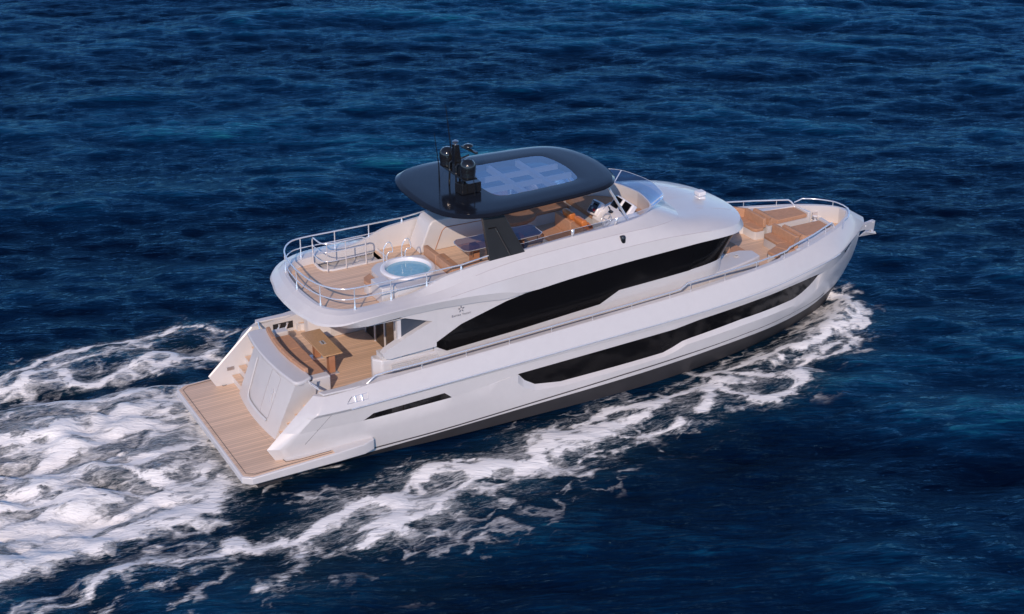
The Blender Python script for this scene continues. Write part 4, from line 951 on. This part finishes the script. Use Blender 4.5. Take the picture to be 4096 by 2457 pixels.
# ---- cockpit table
tb = thing('cockpit_table', (3.96, 0, 2.05), 'oak topped rectangular table on two square legs, standing on the aft cockpit deck', 'table')
tt = MB().box(3.63, 4.29, -.96, .96, 2.735, 2.785).build('tabletop', 'wood', tb, bevel=.02, seg=3)
MB().box(3.90, 4.06, -.16, .10, 2.786, 2.793).build('tray', 'steel', tt)
for k in (-.10, -.02, .06): cyl(MB(), (3.98, k - .01, 2.79), .028, .012, 12).build('cup_ring', 'black_gloss', tt)
for y in (.47, -.73):
    lg = MB().prism([(3.86, y - .12), (4.06, y - .12), (4.06, y + .12), (3.86, y + .12)], 2.09, 2.734).build('leg', 'leg_wood', tb, bevel=.01)
    MB().box(3.76, 4.16, y - .20, y + .20, 2.052, 2.07).build('foot_plate', 'steel', lg, bevel=.006)
# ---- hot tub on the flybridge
tub = thing('hot_tub', (6.68, -.82, 4.55), 'round hot tub full of blue water set in a white surround on the upper deck', 'hot tub')
oc = [(5.62, -.30), (5.95, .04), (6.68, .16), (7.44, .06), (7.60, -.10), (7.60, -1.86), (7.30, -2.02), (5.78, -2.02), (5.62, -1.7)]
sur = []
rw = []
angs = [2 * math.pi * k / 48 for k in range(48)]
def octr(a, s_=1.0):
    d = np.array([math.cos(a), math.sin(a)]); best = 9
    for i in range(len(oc)):
        p = np.array(oc[i]) - (6.68, -.82); q = np.array(oc[(i + 1) % len(oc)]) - (6.68, -.82); e = q - p
        den = d[0] * e[1] - d[1] * e[0]
        if abs(den) > 1e-9:
            t = (p[0] * e[1] - p[1] * e[0]) / den; u = (p[0] * d[1] - p[1] * d[0]) / den
            if t > 0 and -1e-6 <= u <= 1 + 1e-6: best = min(best, t)
    return best * s_
MB().loft([[(6.68 + octr(a) * math.cos(a), -.82 + octr(a) * math.sin(a), z) for a in angs] for z in (4.55, 5.08)] +
          [[(6.68 + .80 * math.cos(a), -.82 + .80 * math.sin(a), 5.08) for a in angs]], closed=True).build('surround', 'gelcoat', tub, smooth=30)
MB().lathe([(.78, -.02), (.86, 0), (.885, .05), (.86, .095), (.80, .11), (.74, .10), (.715, .05), (.70, -.02), (.66, -.45), (0, -.50)], (6.68, -.82, 5.06), 56).build('tub_rim', 'console', tub, smooth=50)
MB().lathe([(.70, 0), (.5, .001), (0, .002)], (6.68, -.82, 5.055), 48).build('tub_water', 'pool', tub, smooth=60)
for x0 in (6.20, 6.84):
    y0 = -.02
    pth = cr([(x0, y0, 5.12), (x0 + .0, y0, 5.40), (x0 + .03, y0, 5.58), (x0 + .16, y0 + .0, 5.76), (x0 + .27, y0, 5.70), (x0 + .33, y0, 5.48), (x0 + .30, y0, 5.40), (x0 + .20, y0, 5.42), (x0 + .12, y0, 5.30), (x0 + .12, y0, 5.12)], 3)
    MB().tube([tuple(p) for p in pth], .018, 8).build('grab_handle', 'steel', tub, smooth=60)
MB().box(5.30, 5.78, -1.90, -1.02, 4.55, 5.12).build('step_box', 'gelcoat', tub, bevel=.03)
sp_ = thing('curved_seat', (5.5, -.7, 4.55), 'small curved tan bench seat beside the hot tub and its white step box', 'bench')
ca = [(5.62 + .0, -1.0), (5.24, -1.0), (5.20, -.72), (5.32, -.44), (5.60, -.26)]
MB().prism(ca, 4.55, 4.84).build('base', 'gelcoat', sp_); MB().prism(ca, 4.842, 4.95).build('seat', 'cushion', sp_, bevel=.03, seg=3)
# ---- flybridge lounge sofa (U shape) and the long smoked glass table
us = thing('lounge_sofa', (9.6, -1.3, 4.55), 'U shaped tan lounge sofa with upright backs wrapped round the smoked glass table', 'sofa')
MB().prism([(7.74, .02), (8.36, .02), (8.36, -1.05), (11.9, -1.15), (12.0, -.05), (12.72, .25), (12.72, -1.86), (7.74, -1.86)], 4.55, 4.86).build('base', 'gelcoat', us)
MB().prism([(7.80, .02), (8.36, .02), (8.36, -.50), (7.80, -.50)], 4.862, 4.97).build('seat', 'cushion', us, bevel=.03, seg=3)
MB().prism([(7.80, -.51), (8.36, -.51), (8.36, -1.05), (9.3, -1.06), (9.3, -1.80), (7.80, -1.80)], 4.862, 4.97).build('seat', 'cushion', us, bevel=.03, seg=3)
MB().box(9.31, 10.6, -1.80, -1.10, 4.862, 4.97).build('seat', 'cushion', us, bevel=.03, seg=3)
MB().prism([(10.61, -1.10), (11.9, -1.14), (11.9, -1.8), (10.61, -1.8)], 4.862, 4.97).build('seat', 'cushion', us, bevel=.03, seg=3)
MB().prism([(11.91, -.02), (12.66, .25), (12.66, -1.8), (11.91, -1.8)], 4.862, 5.0).build('seat', 'cushion', us, bevel=.03, seg=3)
MB().prism([(7.64, .06), (7.80, .06), (7.80, -.84), (7.64, -.84)], 4.60, 5.36).build('backrest', 'cushion', us, bevel=.02, seg=2)
MB().prism([(7.64, -.85), (7.80, -.85), (7.80, -1.80), (7.64, -1.90)], 4.60, 5.36).build('backrest', 'cushion', us, bevel=.02, seg=2)
for a, b in ((7.66, 8.6), (8.61, 9.55), (9.56, 10.5), (10.51, 11.6), (11.61, 12.66)):
    MB().box(a, b, -1.96, -1.81, 4.60, 5.34).build('backrest', 'cushion', us, bevel=.02)
MB().prism([(12.67, .34), (12.83, .34), (12.83, -.70), (12.67, -.70)], 4.60, 5.46).build('backrest', 'cushion', us, bevel=.02)
MB().prism([(12.67, -.71), (12.83, -.71), (12.83, -1.90), (12.67, -1.90)], 4.60, 5.46).build('backrest', 'cushion', us, bevel=.02)
gtb = thing('glass_table', (10.15, -.36, 4.55), 'long smoked glass dining table on wooden pedestals beneath the dark hardtop', 'table')
gp_ = [(8.72, .02), (8.66, -.12), (8.66, -.78), (8.80, -.92), (11.46, -.80), (11.62, -.66), (11.66, .02), (11.52, .14), (8.86, .14)]
MB().add([(x, y, 5.284) for x, y in gp_], [tuple(range(len(gp_)))]).build('tabletop', 'glass_smoke', gtb)
MB().tube([(x, y, 5.282) for x, y in gp_], .014, 6, closed=True).build('edge_trim', 'steel', gtb)
for x in (9.25, 10.9):
    p_ = MB().box(x - .12, x + .12, -.55, -.25, 4.60, 5.26).build('leg', 'leg_wood', gtb, bevel=.01)
    MB().box(x - .30, x + .30, -.62, -.18, 4.552, 4.575).build('foot_plate', 'black_rubber', p_, bevel=.005)
MB().tube([(8.9, -.85, 5.1), (8.9, -.85, 5.24), (11.4, -.74, 5.24), (11.4, -.74, 5.1)], .018, 6).build('side_bracket', 'black_rubber', gtb)
# ---- bar unit and port sofa
bar = thing('bar_unit', (9.4, 1.7, 4.55), 'white moulded bar cabinet with sloping end under the port side of the hardtop', 'cabinet')
MB().prism_y([(8.02, 4.552), (8.40, 5.48), (8.50, 5.60), (8.64, 5.64), (10.9, 5.60), (10.9, 4.552)], 1.18, 2.08).build('cabinet', 'gelcoat', bar, bevel=.05, seg=3)
MB().tube([(8.60, 1.172, 4.60), (8.86, 1.172, 5.22), (8.98, 1.172, 5.32), (10.6, 1.172, 5.30)], .014, 6).build('door_seam', 'leg_wood', bar)
MB().box(9.2, 10.6, 1.30, 1.95, 5.622, 5.635).build('worktop', 'panel_grey', bar)
ps = thing('port_sofa', (12.1, 1.5, 4.55), 'curved tan side sofa along the port coaming in the shade of the hardtop', 'sofa')
pc = [(11.0, 2.0), (11.0, 1.20), (11.5, .95), (11.95, .95), (12.35, 1.15), (12.6, 1.42), (13.9, 1.50), (13.9, 1.9)]
MB().prism(pc, 4.55, 4.92).build('base', 'gelcoat', ps); MB().prism([(x, y - .0) for x, y in pc], 4.922, 5.06).build('seat', 'cushion', ps, bevel=.03, seg=3)
MB().prism([(11.0, 2.06), (11.0, 1.92), (12.6, 1.90), (13.85, 1.80), (13.85, 1.92)], 5.0, 5.40).build('backrest', 'cushion', ps, bevel=.02)
# ---- helm seats (orange leather), console, forward sunpad
def helm_seat(x, y, label):
    h = thing('helm_chair', (x, y, 4.56), label, 'chair', 'orange leather helm chairs')
    X = lambda pts: [(x + a, b) for a, b in pts]
    pd = MB().lathe([(0, 0), (.16, 0), (.16, .03), (.06, .06), (.06, .40), (0, .40)], (x + .1, y, 4.562), 16).build('pedestal', 'steel', h, smooth=50)
    MB().prism_y(X([(-.12, 4.95), (.40, 4.97), (.46, 5.04), (.42, 5.12), (-.10, 5.10)]), y - .25, y + .25).build('seat', 'orange', h, bevel=.035, seg=3)
    MB().prism_y(X([(-.22, 5.04), (-.30, 5.34), (-.38, 5.50), (-.26, 5.56), (-.12, 5.36), (-.08, 5.06)]), y - .26, y + .26).build('backrest', 'orange', h, bevel=.04, seg=3)
    MB().prism_y(X([(-.44, 5.48), (-.50, 5.66), (-.44, 5.74), (-.28, 5.72), (-.22, 5.56), (-.28, 5.46)]), y - .27, y + .27).build('headrest', 'orange', h, bevel=.05, seg=3)
    for s in (-1, 1): MB().prism_y(X([(-.20, 5.22), (-.18, 5.32), (.22, 5.30), (.24, 5.22)]), y + s * .27, y + s * .34).build('armrest', 'orange', h, bevel=.02)
    return h
helm_seat(13.18, -.36, 'orange leather helm chair nearer the centreline of the upper deck, behind the white console')
helm_seat(13.18, -1.12, 'orange leather helm chair nearer the starboard windscreen, behind the steering wheel')
dash = thing('forward_lounge_pad', (14.8, 0, 4.56), 'broad tan padded lounge filling the front of the flybridge inside the curved windscreen', 'sunbed')
dp = [(x, y) for x, y in [(13.98, 1.86), (13.98, -1.86), (14.45, -1.78), (14.9, -1.58), (15.25, -1.34), (15.48, -1.08), (15.60, -.8), (15.70, -.4), (15.73, 0), (15.70, .4), (15.60, .8), (15.48, 1.08), (15.25, 1.34), (14.9, 1.58), (14.45, 1.78)]]
MB().prism(dp, 4.56, 5.02).build('base', 'gelcoat', dash)
for a, b in ((-1.86, -.02), (.0, 1.86)):
    q_ = [(13.98, b), (13.98, a)] + [(x, y) for x, y in cr(dp[1:], 2) if a <= y <= b and x > 14]
    MB().prism(q_, 5.022, 5.20).build('pad', 'cushion', dash, bevel=.025, seg=2)
hc = thing('helm_console', (14.4, -.75, 4.56), 'white helm console with two black screens, grey switch panel and steel steering wheel', 'console')
body = MB().prism_y([(13.90, 4.562), (13.86, 5.20), (14.02, 5.42), (14.55, 5.62), (15.0, 5.50), (15.0, 5.205), (14.2, 5.205), (14.2, 4.562)], -1.52, -.10).build('body', 'console', hc, bevel=.05, seg=3)
def tilted(mb, cx, cy, cz, tilt, yaw=0): return mb.xform(Matrix.Translation((cx, cy, cz)) @ Matrix.Rotation(R(yaw), 4, 'Z') @ Matrix.Rotation(R(tilt), 4, 'Y'))
# screens: plates facing aft and up
for cy in (-.50, -1.06):
    hs2 = tilted(MB().box(-.10, .12, -.27, .27, -.24, .24), 14.66, cy, 5.66, 40).build('screen_housing', 'console', hc, bevel=.05, seg=3)
    tilted(MB().box(-.112, -.104, -.20, .20, -.19, .19), 14.66, cy, 5.66, 40).build('screen', 'screen', hs2)
sw = tilted(MB().box(-.12, .12, -.24, .24, -.26, .26), 14.02, -.10, 5.48, 38, 8).build('switch_pod', 'console', hc, bevel=.06, seg=3)
tilted(MB().box(-.134, -.122, -.18, .18, -.20, .20), 14.02, -.10, 5.48, 38, 8).build('switch_panel', 'panel_grey', sw, bevel=.01)
sb = MB()
for i in range(5): sb.box(-.142, -.136, .085, .115, .02 + i * .03, .04 + i * .03)
for i in range(4): sb.box(-.142, -.136, .125 - .0, .150, .02 + i * .035, .045 + i * .035)
for i in range(2):
    for j in range(2): sb.box(-.142, -.136, .03 - i * .04, .055 - i * .04, -.08 + j * .035, -.055 + j * .035)
tilted(sb, 14.02, -.10, 5.48, 38, 8).build('switch_keys', 'console', sw)
for k in (.02, -.09): tilted(MB().box(-.142, -.136, k - .045, k + .045, .08, .13), 14.02, -.10, 5.48, 38, 8).build('gauge_display', 'black_gloss', sw)
tilted(MB().lathe([(0, -.02), (.05, -.02), (.05, 0), (0, 0)], (-.136, -.10, -.09), 16, axis='x'), 14.02, -.10, 5.48, 38, 8).build('red_knob', 'red', sw)
thr = MB().lathe([(0, 0), (.09, 0), (.09, .03), (0, .04)], (14.22, -.72, 5.52), 18).build('throttle', 'black_gloss', hc, smooth=50)
MB().tube([(14.22, -.68, 5.54), (14.20, -.68, 5.66), (14.20, -.60, 5.68)], .022, 8).tube([(14.22, -.78, 5.54), (14.20, -.78, 5.62)], .022, 8).build('throttle_lever', 'black_gloss', thr, smooth=60)
wm = Matrix.Translation((13.90, -.96, 5.40)) @ Matrix.Rotation(R(-62), 4, 'Y')
rim_ = MB().tube([(.235 * math.cos(a), .235 * math.sin(a), 0) for a in [2 * math.pi * k / 28 for k in range(28)]], .017, 8, closed=True).xform(wm).build('steering_wheel', 'steel', hc, smooth=60)
spk = MB()
for k in range(3):
    a = R(90 + 120 * k); spk.tube([(0, 0, -.03), (.23 * math.cos(a), .23 * math.sin(a), 0)], .016, 6)
spk.lathe([(0, -.05), (.045, -.05), (.04, .0), (0, .01)], (0, 0, 0), 14).xform(wm).build('spokes', 'steel', rim_, smooth=60)
# ---- foredeck seating and sunpads
def foreseat(s, label):
    t = thing('foredeck_seat', (21.3, s * 1.0, 2.70), label, 'seat', 'tan corner seats on the foredeck')
    a = .34 if s > 0 else .12
    def Q(pts): return [(x, s * y) for x, y in pts]
    MB().prism(Q([(21.12, a + .12), (21.20, a), (21.55, a), (21.55, 1.60), (21.15, 1.98), (20.40, 2.15), (20.36, 1.48), (20.90, 1.22), (21.12, 1.05)]), 2.70, 3.0).build('base', 'gelcoat', t)
    MB().prism(Q([(21.10, a + .15), (21.20, a), (21.52, a), (21.52, 1.10), (21.10, 1.05)]), 3.001, 3.12).build('seat', 'cushion', t, bevel=.025, seg=3)
    MB().prism(Q([(21.11, 1.06), (21.52, 1.11), (21.52, 1.58), (21.14, 1.92), (20.82, 1.24)]), 3.001, 3.12).build('seat', 'cushion', t, bevel=.025, seg=3)
    MB().prism(Q([(20.81, 1.25), (21.12, 1.93), (20.40, 2.08), (20.34, 1.46)]), 3.001, 3.12).build('seat', 'cushion', t, bevel=.025, seg=3)
    MB().prism(Q([(21.50, a + .02), (21.64, a + .02), (21.64, 1.56), (21.50, 1.52)]), 3.10, 3.46).build('backrest', 'cushion', t, bevel=.025, seg=3)
    MB().prism(Q([(21.50, 1.53), (21.63, 1.58), (21.20, 2.06), (21.08, 1.98)]), 3.10, 3.44).build('backrest', 'cushion', t, bevel=.025, seg=3)
    MB().prism(Q([(21.06, 1.99), (21.10, 2.08), (20.42, 2.20), (20.40, 2.10)]), 3.08, 3.28).build('backrest', 'cushion', t, bevel=.02, seg=2)
foreseat(1, 'tan corner seat on the port side of the foredeck, partly hidden by the wheelhouse roof')
foreseat(-1, 'tan corner seat on the starboard side of the foredeck, in full view behind its sunpad')
def pad(s, label):
    t = thing('sunpad', (22.7, s * .8, 3.14), label, 'sunpad', 'foredeck sunpads')
    def Q(pts): return [(x, s * y) for x, y in pts]
    MB().prism(Q([(22.12, .34), (23.49, .35), (23.47, 1.12), (22.22, 1.34), (22.16, 1.34)]), 3.141, 3.29).build('mattress', 'cushion', t, bevel=.03, seg=3)
    MB().loft([[(21.74, s * y, 3.15), (21.80, s * (y + (.02 if y < 1 else -.02)), 3.40), (21.90, s * y, 3.44), (22.20, s * y, 3.28), (22.20, s * y, 3.15)] for y in (.36, .38, .9, 1.40, 1.43)]).add(
        [(21.74, s * y, 3.15) if k == 0 else p for y in (.36, 1.43) for k, p in enumerate([(21.74, s * y, 3.15), (21.80, s * y, 3.40), (21.90, s * y, 3.44), (22.20, s * y, 3.28), (22.20, s * y, 3.15)])], [(0, 1, 2, 3, 4), (9, 8, 7, 6, 5)]).build('headrest', 'cushion', t, smooth=30)
pad(1, 'port foredeck sunpad in tan fabric, farther from the camera, with a wedge headrest')
pad(-1, 'starboard foredeck sunpad in tan fabric, nearer the camera beside the side rail')
fs = thing('forward_bench', (19.2, 0, 2.98), 'tan bench in front of the black wheelhouse windows, mostly hidden by the white roof', 'bench')
MB().box(19.06, 19.74, -1.0, 1.0, 2.985, 3.10).build('seat', 'cushion', fs, bevel=.025, seg=3)
MB().box(18.86, 19.05, -1.0, 1.0, 2.985, 3.40).build('backrest', 'cushion', fs, bevel=.025, seg=3)
# cup holders, cleats
for s in (-1, 1):
    for k, (x, y) in enumerate(((21.75, 1.62), (21.90, 1.60), (22.05, 1.57))):
        cyl(MB(), (x, s * y, 3.258), .045, .012, 14).build('cup_holder', 'steel', yacht)
    cl = thing('deck_cleat', (21.15, s * 2.16, 3.25), 'small steel mooring cleat on the ' + ('port' if s > 0 else 'starboard') + ' foredeck coaming by the rail', 'cleat', 'steel deck cleats')
    MB().tube([(21.02, s * 2.16, 3.32), (21.15, s * 2.16, 3.31), (21.28, s * 2.16, 3.32)], .018, 8).tube([(21.11, s * 2.16, 3.25), (21.11, s * 2.16, 3.31)], .015, 6).tube([(21.19, s * 2.16, 3.25), (21.19, s * 2.16, 3.31)], .015, 6).build('horn', 'steel', cl, smooth=60)
MB().lathe([(.10, 0), (.12, .02), (.10, .03), (.06, .03), (.06, 0)], (19.0, -1.45, 3.20), 20).build('hatch_ring', 'gelcoat', fb_, smooth=40)
for k in range(3): cyl(MB(), (18.55 + k * .13, -1.25 + k * .05, 3.20), .04, .012, 12).build('cup_holder', 'steel', fb_)
# ---- windlass and anchor
wl = thing('anchor_windlass', (24.1, .55, 2.70), 'shiny steel anchor windlass in the bow well beside the port sunpad wall', 'windlass')
MB().box(23.85, 24.25, .35, .75, 2.701, 2.76).build('base_plate', 'steel', wl, bevel=.01)
MB().lathe([(0, 0), (.10, 0), (.10, .06), (.05, .10), (.05, .16), (.09, .20), (.09, .26), (0, .27)], (24.05, .55, 2.76), 20).build('drum', 'steel', wl, smooth=50)
MB().box(24.14, 24.36, .47, .63, 2.70, 2.84).build('chain_stopper', 'steel_matte', wl, bevel=.03)
MB().prism_y([(24.05, 2.86), (24.62, 2.86), (24.62, 3.08), (24.05, 3.10)], .72, .745).build('polished_panel', 'steel', yacht)
an = thing('anchor', (26.1, 0, 2.3), 'polished steel plough anchor hanging from the tip of the bow', 'anchor')
rp = [(25.70, 2.36), (25.85, 2.52), (26.38, 2.60), (26.46, 2.58), (26.42, 2.16), (26.32, 2.14), (26.30, 2.24), (26.02, 2.26), (26.0, 2.30), (25.72, 2.28)]
MB().prism_y(rp, -.06, -.035).prism_y(rp, .035, .06).build('bow_roller_plate', 'steel', an)
MB().tube([(26.38, -.07, 2.52), (26.38, .07, 2.52)], .03, 10).tube([(26.05, -.07, 2.42), (26.05, .07, 2.42)], .04, 10).build('roller', 'steel', an, smooth=60)
MB().tube([(25.85, 0, 2.40), (26.38, 0, 2.30), (26.42, 0, 2.12)], .03, 8).build('shank', 'steel', an, smooth=60)
fl_ = MB()
tip = (25.78, 0, 2.04); bk = (26.42, 0, 2.14)
for s in (-1, 1):
    fl_.add([tip, (26.02, s * .02, 2.17), (26.40, s * .17, 2.20), (26.44, s * .20, 2.10), bk, (26.35, 0, 2.02)], [(0, 1, 2, 3, 5), (1, 4, 3, 2), (4, 5, 3)])
fl_.build('fluke', 'steel', an, solid=.02, smooth=0)
